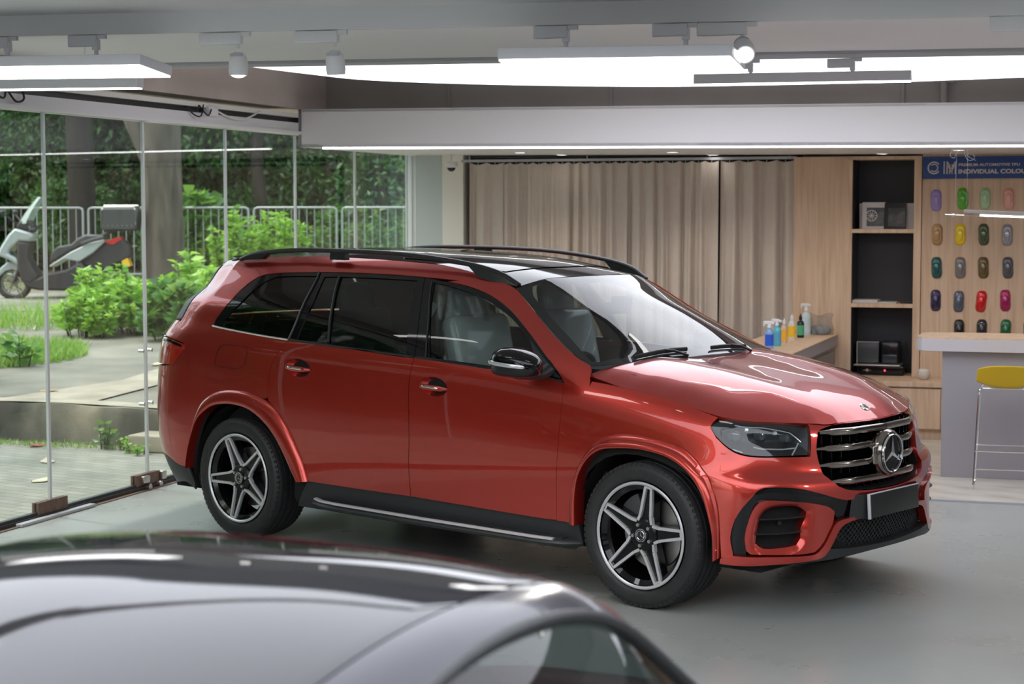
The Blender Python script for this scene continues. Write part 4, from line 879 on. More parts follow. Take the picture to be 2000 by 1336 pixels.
tf = [(-1.795, 1.659)]+front_top+[CA[0], (-.713, 1.184), (-1.051, 1.179), (-1.442, 1.182), CB[3]]+[CB[2], CB[1]]
FG2 = [(-1.702, 1.635), (-1.599, 1.630), (-1.439, 1.616), (-1.289, 1.592), (-1.158, 1.556), (-1.029, 1.495), (-.89, 1.385), (-.809, 1.29), (-.80, 1.205), (-1.035, 1.198), (-1.530, 1.195)]
panel('window_surround', SIDE, [tf, FG2], m_gloss, car, inset=.0018, off=-.004, ang=30)
panel('mirror_sail', SIDE, [[(-.87, 1.385), (-.752, 1.296), (-.652, 1.232), (-.580, 1.192), (-.727, 1.19), (-.795, 1.20), (-.80, 1.29)]], m_plast, car, off=.002)
panel('window_glass', SIDE, [Qg], m_tint, car, off=-.010, inset=-.004, flange=False); panel('window_glass', SIDE, [RF_], m_tint, car, off=-.010, inset=-.004, flange=False)
panel('window_glass', SIDE, [RG], m_tint, car, off=-.010, inset=-.004, flange=False); panel('window_glass', SIDE, [FG2], m_fglass, car, off=-.010, inset=-.004, flange=False)
groove('pillar_seal', [CD[0]]+CD[1:5], .007, m_satin, False, .0, True)
groove('pillar_seal', [(-2.475, 1.625), (-2.36, 1.204)], .008, m_satin, False, 0, True)
groove('pillar_seal', [(-1.722, 1.640), (-1.62, 1.40), (-1.56, 1.195)], .005, m_satin, False, 0, True)
groove('window_strip', [(-3.42, 1.190), (-3.24, 1.183), (-2.955, 1.180), (-2.71, 1.183)], .006, m_brt, False, .001, True)
groove('window_strip', [(-2.70, 1.186), (-2.14, 1.188), (-1.65, 1.185)], .007, m_gloss, False, .001, True)
groove('window_strip', [(-1.64, 1.185), (-1.442, 1.185), (-1.051, 1.183), (-.713, 1.187), (-.555, 1.178)], .007, m_gloss, False, .001, True)
# ---- sill and running board
panel('sill', SIDE, [[(-2.63, .25), (-2.52, .419), (-2.029, .414), (-1.645, .414), (-.697, .394), (-.423, .386), (-.40, .29), (-.46, .24), (-1.5, .24)]], m_plast, car, off=-.012, thick=.03)
for sg in (-1, 1):
    s = MB(); s.tube([(-2.47, sg*.90, .305), (-2.40, sg*.965, .300), (-2.30, sg*.992, .297), (-1.5, sg*1.0, .290), (-.60, sg*.992, .285), (-.50, sg*.965, .285), (-.44, sg*.90, .285)], [(.022, .05)]*7, 12, flat=(0, 0, 1))
    s.bx((-2.42, sg*.88, .292), (-.5, sg*.99, .312)); s.build('running_board', m_plast, car, world=True)
    s = MB(); s.tube([(-2.41, sg*.985, .326), (-2.33, sg*1.015, .322), (-2.2, sg*1.028, .320), (-1.5, sg*1.033, .312), (-.66, sg*1.026, .305), (-.545, sg*1.008, .303)], [(.009, .018)]*6, 10, flat=(0, 0, 1)); s.build('board_strip', m_sil, car, world=True)
# ---- hood, windscreen, roof
hs = [(-.40, 1.205), (-.2, 1.205), (0, 1.205), (.15, 1.205), (.33, 1.206), (.45, 1.210), (.611, 1.210), (.66, 1.212), (.77, 1.212), (.90, 1.208), (1.03, 1.199), (1.10, 1.192), (1.145, 1.188), (1.25, 1.195), (1.40, 1.2), (S_FRONT, 1.2)]
ho = [tuple(p[:2]) for p in SIDE.P(hs)]
ho = [(-.425, -.868)]+ho[1:-1]+[(ho[-1][0], 0), (-.195, 0), (-.215, -.27), (-.280, -.56), (-.355, -.765)]
panel('hood', HOOD, [ho], m_red, car, merge=True, g=.03, inset=0, ang=50, thick=.02)
ap = SIDE.P(D['apillar_in']); ap_full = np.array([ap[0], ap[1], ap[2], ap[3], ap[4], (-.43, -.845, 1.222)])
WSC = [(-.19, 0, 1.247), (-.21, -.28, 1.245), (-.275, -.56, 1.239), (-.345, -.75, 1.230)]
WTC = [(-1.05, 0, 1.664), (-1.06, -.22, 1.662), (-1.09, -.44, 1.654)]
WMC = [(-.62, 0, 1.461), (-.65, -.35, 1.457), (-.41, 0, 1.355), (-.44, -.38, 1.352), (-.83, 0, 1.565), (-.86, -.3, 1.559)]
apin = ap_full+[0, .012, 0]
WSH = HF(both(np.concatenate([apin, WSC, WTC, WMC])))
wso = [tuple(p[:2]) for p in apin[::-1]]+[(-1.09, -.44), (-1.06, -.22), (-1.05, 0), (-.19, 0), (-.21, -.28), (-.275, -.56), (-.345, -.75)]
win = [(-1.10+.06, -.44), (-1.085, -.555), (-1.04, -.578), (-.93, -.605), (-.80, -.64), (-.67, -.68), (-.56, -.715), (-.485, -.735), (-.44, -.725), (-.37, -.60), (-.30, -.45), (-.24, -.2), (-.23, 0), (-.98, 0), (-.99, -.22)]
panel('windscreen', WSH, [wso], m_ws, car, merge=True, ang=40, flange=False)
win_h = [(-1.07, -.40), (-1.085, -.545), (-1.03, -.600), (-.93, -.635), (-.80, -.677), (-.67, -.720), (-.56, -.763), (-.46, -.800), (-.42, -.775), (-.345, -.62), (-.295, -.40), (-.265, -.14), (-.255, -.004), (-1.03, -.004), (-1.04, -.22)]
panel('windscreen_band', WSH, [wso[:-0 or None], win_h], mat('black_frit', (.01, .01, .012), .5), car, merge=True, off=-.004, ang=40, flange=False)
RT = SIDE.P([(a, TOP) for a in (-4.0, -3.7, -3.3, -2.9, -2.5, -2.1, -1.8)]+[(-1.49, 1.721), (-1.288, 1.698), (-1.142, 1.680)])
ROOF = HF(both(np.concatenate([RT, [(-1.05, 0, 1.666), (-1.06, -.22, 1.664), (-1.09, -.44, 1.655), (-1.4, 0, 1.727), (-1.4, -.3, 1.721), (-1.9, 0, 1.778), (-1.9, -.3, 1.772), (-2.5, 0, 1.803), (-2.5, -.3, 1.797), (-3.1, 0, 1.80), (-3.1, -.3, 1.793), (-3.6, 0, 1.772), (-3.6, -.3, 1.765), (-3.9, 0, 1.748), (-3.9, -.3, 1.744)]])))
rfo = [tuple(p[:2]) for p in RT]
ro = rfo+[(-1.09, -.44), (-1.06, -.22), (-1.05, 0), (-3.93, 0), (-3.93, -.3)]
panel('roof', ROOF, [ro], m_gloss, car, merge=True, ang=40, g=.05, thick=.02)
panel('sunroof', ROOF, [[(-1.28, 0), (-1.30, -.30), (-1.34, -.48), (-1.45, -.52), (-2.1, -.53), (-2.15, -.50), (-2.15, 0)]], m_gloss, car, merge=True, off=.004, thick=.006, inset=.002)
# roof rails
for sg in (-1, 1):
    tp = cr([(-3.475, .64, 1.742), (-3.36, .645, 1.775), (-3.2, .65, 1.796), (-2.9, .655, 1.812), (-2.37, .657, 1.812), (-1.94, .652, 1.797), (-1.53, .635, 1.757), (-1.29, .62, 1.710), (-1.17, .60, 1.655), (-1.14, .595, 1.635)], 5)
    s = MB(); s.tube([(x, sg*y, z-.013) for x, y, z in tp], [(.005, .012)]+[(.014, .018)]*(len(tp)-2)+[(.005, .012)], 12, flat=(0, 0, 1)); 
    for a, b_, c, d in ((-3.48, -3.24, -3.30, -3.16), (-2.60, -2.47, -2.60, -2.47), (-1.40, -1.13, -1.50, -1.15)):
        n = 8; V = []
        for k in range(n+1):
            t = k/n; xb = a+(b_-a)*t; xt = c+(d-c)*t; zt = np.interp(xt, [p[0] for p in tp], [p[2] for p in tp])-.012; yt = np.interp(xt, [p[0] for p in tp], [p[1] for p in tp])
            pb = min(RT, key=lambda p: abs(p[0]-xb)); zb = np.interp(xb, RT[:, 0], RT[:, 2])-.012; yb = np.interp(xb, [p[0] for p in tp], [p[1] for p in tp])
            if xt < tp[0][0] or xt > tp[-1][0]: zt = max(zt, zb)
            V += [(xb, sg*(yb-.022), zb), (xb, sg*(yb+.022), zb), (xt, sg*(yt+.014), max(zt, zb+.002)), (xt, sg*(yt-.014), max(zt, zb+.002))]
        s.add(V, [(4*i+j, 4*(i+1)+j, 4*(i+1)+(j+1) % 4, 4*i+(j+1) % 4) for i in range(n) for j in range(4)]+[(0, 1, 2, 3), (4*n+3, 4*n+2, 4*n+1, 4*n)])
    s.build('roof_rail', m_satin, car, world=True)
# ---- headlamp
hl = [(.378, 1.150), (.384, 1.172), (.415, 1.190), (.506, 1.201), (.62, 1.206), (.770, 1.207), (.900, 1.201), (1.028, 1.180), (1.010, 1.12), (.994, 1.064), (.843, 1.060), (.702, 1.056), (.60, 1.062), (.508, 1.085), (.422, 1.119)]
m_lens = glass('lamp_lens', (.80, .84, .86), 1.4)
panel('headlamp_housing', SIDE, [hl], mat('lamp_black', (.012, .012, .014), .3), car, disp=lambda q: -.012-.045*np.clip(dist_poly(q, np.array(hl))/.05, 0, 1), inset=.003, g=.02, ang=50)
for sg in (-1, 1):
    def hp(s_, v, d): P = SIDE.P((s_, v))[0]; N = SIDE.N((s_, v))[0]; q = P-N*d; return Vector((q[0], -q[1]*sg, q[2])), Vector((N[0], -N[1]*sg, N[2]))
    for s_, v, r in ((.60, 1.135, .034), (.78, 1.145, .030), (.90, 1.138, .026)):
        c, N = hp(s_, v, .045); ax = (N+Vector((1.2, 0, 0))).normalized(); s = MB(); s.tube([c-ax*.02, c+ax*.018], r, 20, cap=False); s.tube([c+ax*.004, c+ax*.012, c+ax*.018], [r*.9, r*.75, .001], 20)
        s.build('lamp_projector', mat('projector_glass', (.10, .11, .12), .08, .3, 1), car, world=True)
    for a, b_, d in (((.72, 1.150), (.745, 1.150), 0), ):
        pass
    def strip(pts, r, m_, d=.02):
        s = MB(); s.tube([hp(a, b_, d)[0] for a, b_ in resamp(pts, .02)], r, 8); s.build('light_strip', m_, car, world=True)
    strip([(.555, 1.140), (.63, 1.139)], .0035, mat('lamp_silver', (.75, .76, .78), .2, .6)); strip([(.72, 1.096), (.76, 1.09), (.86, 1.090), (.93, 1.096)], .004, MATS['lamp_silver'])
    strip([(.90, 1.065), (.945, 1.115)], .004, MATS['lamp_silver'], .012); strip([(.60, 1.183), (.80, 1.186), (.92, 1.160), (.97, 1.12)], .003, MATS['lamp_silver'], .025); strip([(.70, 1.168), (.72, 1.168)], .012, MATS['lamp_silver'], .035); strip([(.84, 1.160), (.855, 1.160)], .011, MATS['lamp_silver'], .035)
    strip([(.56, 1.075), (.64, 1.068)], .003, MATS['lamp_silver'], .015)
panel('headlamp_lens', SIDE, [hl], m_lens, car, off=.004, inset=.002, flange=False, g=.025)
# ---- front bumper
def yz(y, z):                                  # point of the front surface given |y|, z (Newton in s, v)
    q = np.array([1.2, z])
    for _ in range(30):
        P = SIDE.P(q)[0]; e = np.array([P[1]+abs(y), P[2]-z]); J = np.stack([(SIDE.P(q+[1e-4, 0])[0]-P)[1:]/1e-4, (SIDE.P(q+[0, 1e-4])[0]-P)[1:]/1e-4], 1)
        st = np.linalg.lstsq(J, -e, rcond=None)[0]; q = q+np.clip(st, -.08, .08)
    return (float(q[0]), float(q[1]))
grille_yz = [(0, .970), (.20, .966), (.36, .955), (.455, .938), (.478, .925), (.495, .88), (.505, .83), (.495, .75), (.470, .69), (.430, .655), (.37, .632), (.25, .617), (.12, .611), (0, .609)]
GR = [yz(a, b_) for a, b_ in grille_yz]; GR = [(min(a, S_FRONT), b_) for a, b_ in GR]
NB = [(1.03, 1.198), (1.10, 1.190), (1.145, 1.186), (1.25, 1.192), (1.40, 1.195), (S_FRONT, 1.195)]
air = [(.527, .367), (.517, .427), (.530, .500), (.560, .569), (.600, .630), (.633, .685), (.671, .715), (.761, .715), (.863, .690), (.974, .640), (1.101, .590), (1.19, .570), (1.30, .575), (S_FRONT, .585)]
low_r = [(S_FRONT, .487), (1.30, .482), (1.12, .470), (1.075, .432), (1.03, .385), (.995, .345), (.95, .318)]
bump = [(.338, .964), (.40, .98), (.44, 1.06), (.420, 1.115), (.508, 1.081), (.60, 1.057), (.702, 1.051), (.843, 1.055), (.998, 1.058), (1.016, 1.12), (1.032, 1.182)]+NB+GR+list(reversed(air))+[(.527, .367), (.535, .335), (.476, .318)]+[ffo[17], ffo[16], ffo[15], (.415, .80), (.385, .88)]
bump = [p for i, p in enumerate(bump) if i == 0 or np.hypot(p[0]-bump[i-1][0], p[1]-bump[i-1][1]) > .004]
def bd(q):                                     # soft crease round the grille
    return np.zeros(len(q))
panel('front_bumper', SIDE, [bump], m_red, car, merge=True, g=.03, ang=30, thick=.03)
# black C-shaped air curtain, red intake frame, intake
ain = [(.597, .362), (.586, .430), (.595, .502), (.614, .565), (.640, .600), (.681, .612), (.798, .600), (.928, .578), (1.035, .550), (1.085, .520)]
panel('air_curtain', SIDE, [air[:12]+[(1.30, .575), (S_FRONT, .585), (S_FRONT, .490), (1.30, .485), (1.13, .476), (1.09, .515)]+list(reversed(ain[:-1]))+[(.60, .330), (.535, .335)]], m_gloss, car, merge=True, g=.025, ang=30, off=-.014)
itk = [(.645, .394), (.648, .439), (.658, .511), (.682, .547), (.722, .565), (.800, .568), (.863, .560), (.915, .530), (.905, .495), (.885, .455), (.885, .410), (.86, .378), (.775, .367), (.69, .368)]
frame = ain+[(1.075, .47), (1.04, .42), (1.0, .37), (.955, .338), (.882, .334), (.742, .338), (.62, .345)]
panel('intake_frame', SIDE, [frame, itk], m_red, car, g=.02, off=.004, ang=30, thick=.05, disp=lambda q: -.02*np.exp(-(dist_poly(q, np.array(itk))/.018)**2))
panel('intake', SIDE, [itk], m_void, car, off=-.06, inset=-.01, flange=False)
for sg in (-1, 1):
    for v0, a, b_ in ((.506, .655, .90), (.437, .645, .88)):
        s = MB(); P = []
        for k in range(13):
            s_ = a+(b_-a)*k/12; c, N = hp(s_, v0+.004*k/12, .02-.01*math.sin(PI*k/12)); c.y *= 1; P.append(Vector((c.x, abs(c.y)*sg, c.z)))
        s.tube(P, [(.006, .022)]*13, 8, flat=(0, 0, 1)); s.build('intake_fin', m_plast, car, world=True)
# lower lip, diagonal blade and splitter
lip = [(.476, .318), (.535, .335), (.60, .333), (.742, .338-.008), (.882, .326), (.955, .330), (1.005, .365), (1.045, .412), (1.085, .462), (1.13, .478), (1.30, .485), (S_FRONT, .487), (S_FRONT, .478), (1.32, .472), (1.19, .462), (1.125, .440), (1.085, .395), (1.045, .345), (1.0, .308), (.90, .298), (.742, .292), (.60, .288), (.474, .292)]
panel('bumper_lip', SIDE, [lip], m_red, car, merge=True, g=.02, ang=35, off=.014, thick=.04)
lowg = [(S_FRONT, .478), (1.32, .472), (1.19, .462), (1.125, .440), (1.085, .395), (1.05, .350), (1.2, .338), (1.4, .332), (S_FRONT, .330)]
panel('lower_grille', SIDE, [lowg], m_void, car, merge=True, off=-.035, flange=False, inset=-.005)
s = MB()
def fr(y, z, d=0):
    q = yz(abs(y), z); P = SIDE.P(q)[0]; return Vector((P[0]+d, y, z))
FRX = lambda y, z: np.interp(abs(y), [0, .3, .52, .68], [np.interp(z, [.3, .4, .6, .8], [a, b_, c, d]) for a, b_, c, d in ((.865, .885, .895, .872), (.845, .86, .872, .845), (.765, .805, .805, .775), (.70, .755, .765, .735))])
for k in range(-16, 22):
    for sl in (1, -1):
        y0 = k*.034-.07*sl; P = []
        for t in np.linspace(0, 1, 7):
            y = y0+sl*.14*t; z = .338+.125*t
            lim = np.interp(z, [.338, .395, .44, .462], [.55, .53, .49, .43])
            if abs(y) < lim: P.append((FRX(y, z)-.022, y, z))
        if len(P) > 1: s.tube(P, .0035, 4)
s.build('mesh_grille', m_plast, car, world=True)
panel('splitter', SIDE, [[(.90, .296), (1.0, .304), (1.05, .346), (1.2, .334), (1.4, .328), (S_FRONT, .326), (S_FRONT, .302), (1.4, .301), (1.2, .299), (1.05, .292)]], m_plast, car, merge=True, off=.012, thick=.05)
panel('underlip', SIDE, [[(.474, .292), (.60, .286), (.742, .290), (.90, .296), (1.05, .285), (1.2, .293), (1.4, .295), (S_FRONT, .296), (S_FRONT, .285), (1.2, .280), (.9, .272), (.474, .275)]], m_plast, car, merge=True, off=-.02, thick=.03)
# ---- grille
gc = thing('x', '', ''); bpy.data.objects.remove(gc)
gout = [(a, b_) for a, b_ in grille_yz]; full = gout+[(-a, b_) for a, b_ in reversed(gout[1:-1])]
_gp = SIDE.P(GR)-SIDE.N(GR)*.026; _gp = [tuple(p) for p in _gp]+[(p[0], -p[1], p[2]) for p in _gp[-2:0:-1]]; n_ = len(_gp)
s = MB(); s.add(_gp+[(x-.085, y, z) for x, y, z in _gp], [(i, (i+1) % n_, n_+(i+1) % n_, n_+i) for i in range(n_)]+[tuple(range(n_, 2*n_))]); s.build('grille_back', m_void, car, world=True)
def gw(z): return float(np.interp(z, [.609, .617, .632, .655, .69, .75, .83, .88, .925, .938, .955, .970], [.0, .25, .37, .43, .470, .495, .505, .495, .478, .455, .36, .0]))
s = MB()
for k in range(-7, 8):
    y = k*.064
    zz = [z for z in np.linspace(.618, .948, 30) if gw(z) > abs(y)+.004]
    if len(zz) > 2: s.box((FRX(y, .8)-.075, y, (zz[0]+zz[-1])/2), (.05, .005, zz[-1]-zz[0]))
s.build('grille_fins', m_gloss, car, world=True)
for z in (.917, .836, .751, .666):
    w = gw(z)-.010; s = MB(); pts = []; rs = []
    for k in range(41):
        y = -w+2*w*k/40; bend = .045*max(0, (abs(y)-.26)/.22)**1.6; pts.append((FRX(y, z)-.022-bend*.6, y, z+.004)); rs.append((.019 if abs(y) < w*.80 else .019-.008*(abs(y)-w*.80)/(w*.20), .016))
    s.tube(pts, rs, 10, flat=(0, 0, 1)); s.build('grille_louvre', m_chr, car, world=True)
def disc(mb, r0, r1, x0, x1, cz=.787, n=48): mb.lathe([(r0, x0), (r1, x0), (r1, x1), (r0, x1)], n, (0, 0, cz), 'X', closed=True)
s = MB(); s.lathe([(.100, .888), (.105, .896), (.111, .897), (.118, .889), (.123, .873), (.125, .845)], 56, (0, -.0, .787), 'X'); s.box((.865, 0, .787), (.04, .30, .10), bev=.01); s.build('emblem_housing', m_chr, car, world=True)
s = MB(); s.lathe([(0, .896), (.104, .896)], 48, (0, 0, .787), 'X'); s.build('emblem_plate', m_gloss, car, world=True)
def star(mb, c, r, x, th, rot=0, axis='X', w=.10):
    P = []
    for k in range(3):
        a = PI/2+rot+k*2*PI/3; P.append((r*math.cos(a), r*math.sin(a))); a2 = a+PI/3; P.append((r*w*math.cos(a2), r*w*math.sin(a2)))
    V = [(x, c[0]+a, c[1]+b_) for a, b_ in P]+[(x+th, c[0], c[1])]; mb.add(V, [(i, (i+1) % 6, 6) for i in range(6)])
    V = [(x-th*.6, c[0]+a, c[1]+b_) for a, b_ in P]+[(x, c[0]+a, c[1]+b_) for a, b_ in P]; mb.add(V, [(i, (i+1) % 6, 6+(i+1) % 6, 6+i) for i in range(6)])
s = MB(); star(s, (0, .787), .094, .903, .012, w=.14); s.lathe([(.093, .898), (.094, .908), (.0975, .911), (.101, .908), (.102, .898)], 56, (0, 0, .787), 'X'); s.build('star_emblem', m_brt, car, world=True, ang=20)
# hood emblem
hz = HOOD.P((.735, 0))[0]; hn = Vector(HOOD.N((.735, 0))[0]); Th = Matrix.Translation(hz) @ hn.to_track_quat('Z', 'Y').to_matrix().to_4x4()
s = xmb(Th); s.lathe([(0, .006), (.022, .006), (.027, .004), (.029, 0)], 32); s.build('hood_badge', m_brt, car, world=True)
s = xmb(Th); s.lathe([(0, .0065), (.019, .0065)], 32); s.build('badge_face', mat('badge_dark', (.02, .03, .05), .3), car, world=True)
s = MB(); star(s, (0, 0), .018, 0, .002); V = [(-c_, b_, a+.0075) for a, b_, c_ in s.v]; s2 = xmb(Th); s2.add(V, s.f); s2.build('badge_star', m_brt, car, world=True, ang=20)
# number plate
t_ = MB(); pl = Matrix.Translation((.918, -.005, .537)) @ Matrix.Rotation(-.06, 4, 'Y'); t_.T = pl; t_.box((0, 0, 0), (.012, .50, .122), bev=.004); t_.build('number_plate', mat('plate_black', (.018, .018, .018), .35), car, world=True)
t_ = xmb(pl); 
for a in ((0, -.253, 0, .016, .012, .13), (0, 0, .0625, .016, .51, .006)): t_.box(a[:3], a[3:], bev=.003)
t_.build('plate_frame', mat('plate_frame_silver', (.62, .62, .66), .3, .3), car, world=True)
t_ = MB(); t_.add([(.86, -.36, .48), (.86, -.33, .60), (.905, -.25, .60), (.905, -.25, .475), (.86, .36, .48), (.86, .33, .60), (.905, .25, .60), (.905, .25, .475)], [(0, 1, 2, 3), (3, 2, 6, 7), (7, 6, 5, 4)]); t_.build('plate_bracket', m_plast, car, world=True)
for sg in (-1, 1):
    for s_, v in ((.52, .508), (.78, .48)):
        c, N = hp(s_, v, -.001 if s_ < .6 else .045); c = Vector((c.x, abs(c.y)*sg, c.z)); N.y = abs(N.y)*sg; s = MB(); s.tube([c-N*.006, c+N*.003], .012, 16); s.build('parking_sensor', m_red if s_ < .6 else m_plast, car, world=True)
# ---- door handles
for x, v in ((-2.585, 1.045), (-1.469, 1.052)):
    P = SIDE.P((x, v))[0]; N = Vector(SIDE.N((x, v))[0])
    for sg in (-1, 1):
        n = Vector((N.x, N.y*-sg, N.z)); R = Matrix((Vector((1, 0, 0)), n, n.cross(Vector((1, 0, 0))) if 0 else Vector((0, 0, 1)))).transposed()
        cN = Vector((P[0], -P[1]*sg*-1*-1, P[2])); cN.y = abs(P[1])*sg
        if True:
            nn_ = Vector((0, sg, 0.0)); bx_ = cN
            s = MB(); V = []; nr = 8; na = 40
            for i in range(nr+1):
                r = i/nr
                for k in range(na):
                    a = 2*PI*k/na; xx = .107*r*math.cos(a); zz = .048*r*math.sin(a); q = SIDE.P((x+xx, v+zz))[0]; dep = .055*(1-r**2.8)+.001
                    V.append((q[0], sg*(abs(q[1])-dep), q[2]))
            F_ = [(i*na+k, i*na+(k+1) % na, (i+1)*na+(k+1) % na, (i+1)*na+k) for i in range(nr) for k in range(na)]
            bm2 = MB(); bm2.add(V, F_); bm2.build('handle_cup', m_red, car, world=True, fix=True)
            s = MB(); ys = abs(P[1])
            s.tube([(x-.10, sg*(ys-.008), P[2]+.006), (x-.08, sg*(ys+.018), P[2]+.004), (x-.03, sg*(ys+.030), P[2]+.0), (x+.03, sg*(ys+.031), P[2]-.003), (x+.08, sg*(ys+.020), P[2]-.006), (x+.10, sg*(ys-.006), P[2]-.008)], [(.008, .006), (.014, .008), (.016, .009), (.016, .009), (.014, .008), (.008, .006)], 12, flat=(0, 0, 1)); s.build('door_handle', m_red, car, world=True)
            s = MB(); s.tube([(x-.095, sg*(ys+.006), P[2]+.008), (x-.05, sg*(ys+.036), P[2]+.005), (x+.0, sg*(ys+.0415), P[2]+.002), (x+.05, sg*(ys+.037), P[2]-.002), (x+.097, sg*(ys+.006), P[2]-.007)], [(.004, .002)]+[(.0055, .003)]*3+[(.004, .002)], 8, flat=(0, 0, 1)); s.build('handle_strip', m_brt, car, world=True)
# ---- mirrors
for sg in (-1, 1):
    s = MB(); V = []; nx, na = 18, 28
    MX = .04 if sg < 0 else -.12; MY = 0 if sg < 0 else -.13; st = [(-.900, .035, .045, 1.225), (-.893, .062, .062, 1.228), (-.87, .085, .072, 1.236), (-.82, .098, .080, 1.240), (-.76, .100, .080, 1.240), (-.70, .092, .073, 1.234), (-.65, .074, .060, 1.228), (-.615, .045, .042, 1.222), (-.605, .01, .01, 1.22)]
    for x, hy, hz_, cz in st:
        for k in range(na):
            a = 2*PI*k/na; e = .75; cy = sg*(1.105+.02*(x+.76)); V.append((x+MX, cy+MY+sg*hy*math.copysign(abs(math.cos(a))**e, math.cos(a)), cz+hz_*math.copysign(abs(math.sin(a))**e, math.sin(a))))
    n = len(st); s.add(V, [(i*na+k, i*na+(k+1) % na, (i+1)*na+(k+1) % na, (i+1)*na+k) for i in range(n-1) for k in range(na)]+[tuple(range(na)), tuple((n-1)*na+k for k in range(na))]); mr = s.build('wing_mirror', m_gloss, car, world=True, ang=60)
    s = MB(); s.tube([(q[0]+MX-.04, q[1]+MY, q[2]) for q in [(-.865, sg*1.135, 1.247), (-.845, sg*1.185, 1.243), (-.78, sg*1.212, 1.238), (-.70, sg*1.210, 1.232), (-.62, sg*1.185, 1.226), (-.585, sg*1.15, 1.222)]], [(.009, .006)]+[(.011, .006)]*4+[(.005, .004)], 10, flat=(0, 0, 1)); s.build('turn_signal', mat('signal_lens', (.55, .56, .58), .12, .5, 1) if sg < 0 else MATS['signal_lens'], car, world=True)
    s = MB(); s.tube([(-.72, sg*1.10, 1.172), (-.70, sg*1.03, 1.165), (-.665, sg*.97, 1.172), (-.64, sg*.925, 1.20)], [(.075, .02), (.055, .022), (.05, .03), (.05, .035)], 14, flat=(1, 0, 0)); s.build('mirror_arm', m_plast, car, world=True)
# ---- wipers, cowl
s = MB(); s.add([(-.43, -.84, 1.165), (-.33, -.75, 1.172), (-.235, -.55, 1.181), (-.15, -.25, 1.186), (-.12, 0, 1.188), (-.15, .25, 1.186), (-.235, .55, 1.181), (-.33, .75, 1.172), (-.43, .84, 1.165), (-.6, .8, 1.17), (-.6, -.8, 1.17)], [tuple(range(11))]); s.build('cowl', m_plast, car, world=True)
for sg, a, b_ in ((1, (-.315, -.62), (-.255, -.22)), (1, (-.235, -.02), (-.245, .34))):
    P = [WSH.P(((a[0]+(b_[0]-a[0])*t), a[1]+(b_[1]-a[1])*t))[0]+np.array([.006, 0, .012]) for t in np.linspace(0, 1, 8)]
    s = MB(); s.tube([tuple(p) for p in P], [(.012, .005)]*8, 8, flat=(0, 0, 1)); s.tube([tuple(P[4]+[0, 0, .006]), tuple(P[4]+[.03, .05, .0]), tuple(P[5]+[.05, .08, -.03])], .007, 8); s.build('wiper', m_satin, car, world=True)
# ---- dark shell added to shade the panel gaps; arches, floor
def dsh(q): return np.where(q[:, 0] > .45, -.125, -.035)
arch = lambda cx: [(cx+.47*math.cos(a), .38+.47*math.sin(a)) for a in np.linspace(-.35, PI+.35, 24)]
panel('gap_shade_shell', SIDE, [[(S_REAR, .26), (S_REAR, 1.16), (-3.5, 1.16), (-2, 1.16), (-.5, 1.155), (.3, 1.15), (.9, 1.15), (S_FRONT, 1.15), (S_FRONT, .27), (.9, .27), (.47, .27)]+arch(0)[1:-1]+[(-.47, .27), (-2.66, .27)]+arch(-3.135)[1:-1]+[(-3.61, .27), (-4.2, .27)]], m_void, car, merge=True, sm=False, disp=dsh, flange=False, g=.06)
s = MB(); s.bx((-3.95, -.80, .24), (.62, .80, .30)); s.bx((-.5, -.60, .3), (.55, .60, 1.0)); s.bx((-3.7, -.58, .3), (-2.6, .58, .8))
for cx in (0, -3.135):
    for sg in (-1, 1):
        V = []; 
        for k in range(21):
            a = -.25+(PI+.5)*k/20
            for y in (.56, .93): V.append((cx+.455*math.cos(a), sg*y, .385+.455*math.sin(a)))
        s.add(V, [(2*k, 2*k+2, 2*k+3, 2*k+1) for k in range(20)]+[tuple(2*k for k in range(21))])
s.build('underbody', m_void, car, world=True)
# ---- cabin
s = MB(); s.bx((-3.85, -.80, .6), (-.35, .80, .66)); s.bx((-3.9, -.78, .6), (-3.2, .78, 1.10)); s.build('cabin_floor', m_int, car, world=True)
s = MB(); s.tube([(-.62, -.78, 1.06), (-.62, .78, 1.06)], [(.13, .34)]*2, 16, flat=(0, 0, 1)); s.build('dashboard', mat('dashboard_grey', (.05, .05, .055), .6), car, world=True)
s = MB(); s.tube([(-.42, -.78, 1.17), (-.42, .78, 1.17)], [(.03, .28)]*2, 12, flat=(0, 0, 1)); s.build('dashboard_top', MATS['dashboard_grey'], car, world=True)
def ring(mb, c, r, t, R, n=36):
    pts = [Vector(c)+R @ Vector((r*math.cos(2*PI*k/n), r*math.sin(2*PI*k/n), 0)) for k in range(n+1)]; mb.tube(pts, t, 8, cap=False)
s = MB(); Rw = Matrix.Rotation(math.radians(-65), 3, 'Y'); ring(s, (-.92, -.40, 1.07), .185, .016, Rw); s.tube([(-.92, -.40, 1.07), (-.7, -.4, 1.0)], .03); s.box((-.92, -.4, 1.07), (.05, .17, .1), bev=.02)
for a in (0, PI, PI*1.5): s.tube([Vector((-.92, -.40, 1.07)), Vector((-.92, -.40, 1.07))+Rw @ Vector((.18*math.sin(a) if 0 else .18*math.cos(a+PI/2), .18*math.sin(a+PI/2), 0))], .014, 6)
s.build('steering_wheel', m_int, car, world=True)
def seat_(x, y, w, m_, nm='seat', hr=True):
    s = MB(); R = Matrix.Rotation(-.22, 3, 'Y'); s.box((x, y, .82), (.52, w, .20), bev=.06); s.box((x-.30, y, 1.13), (.16, w*.96, .62), bev=.07, R=R)
    if hr: s.box((x-.40, y, 1.50), (.11, w*.52, .20), bev=.05, R=R)
    s.build(nm, m_, car, world=True)
seat_(-1.30, -.40, .54, m_wrap, 'wrapped_seat'); seat_(-1.30, .40, .54, m_wrap, 'wrapped_seat'); seat_(-2.25, -.42, .5, m_int); seat_(-2.25, .42, .5, m_int); 
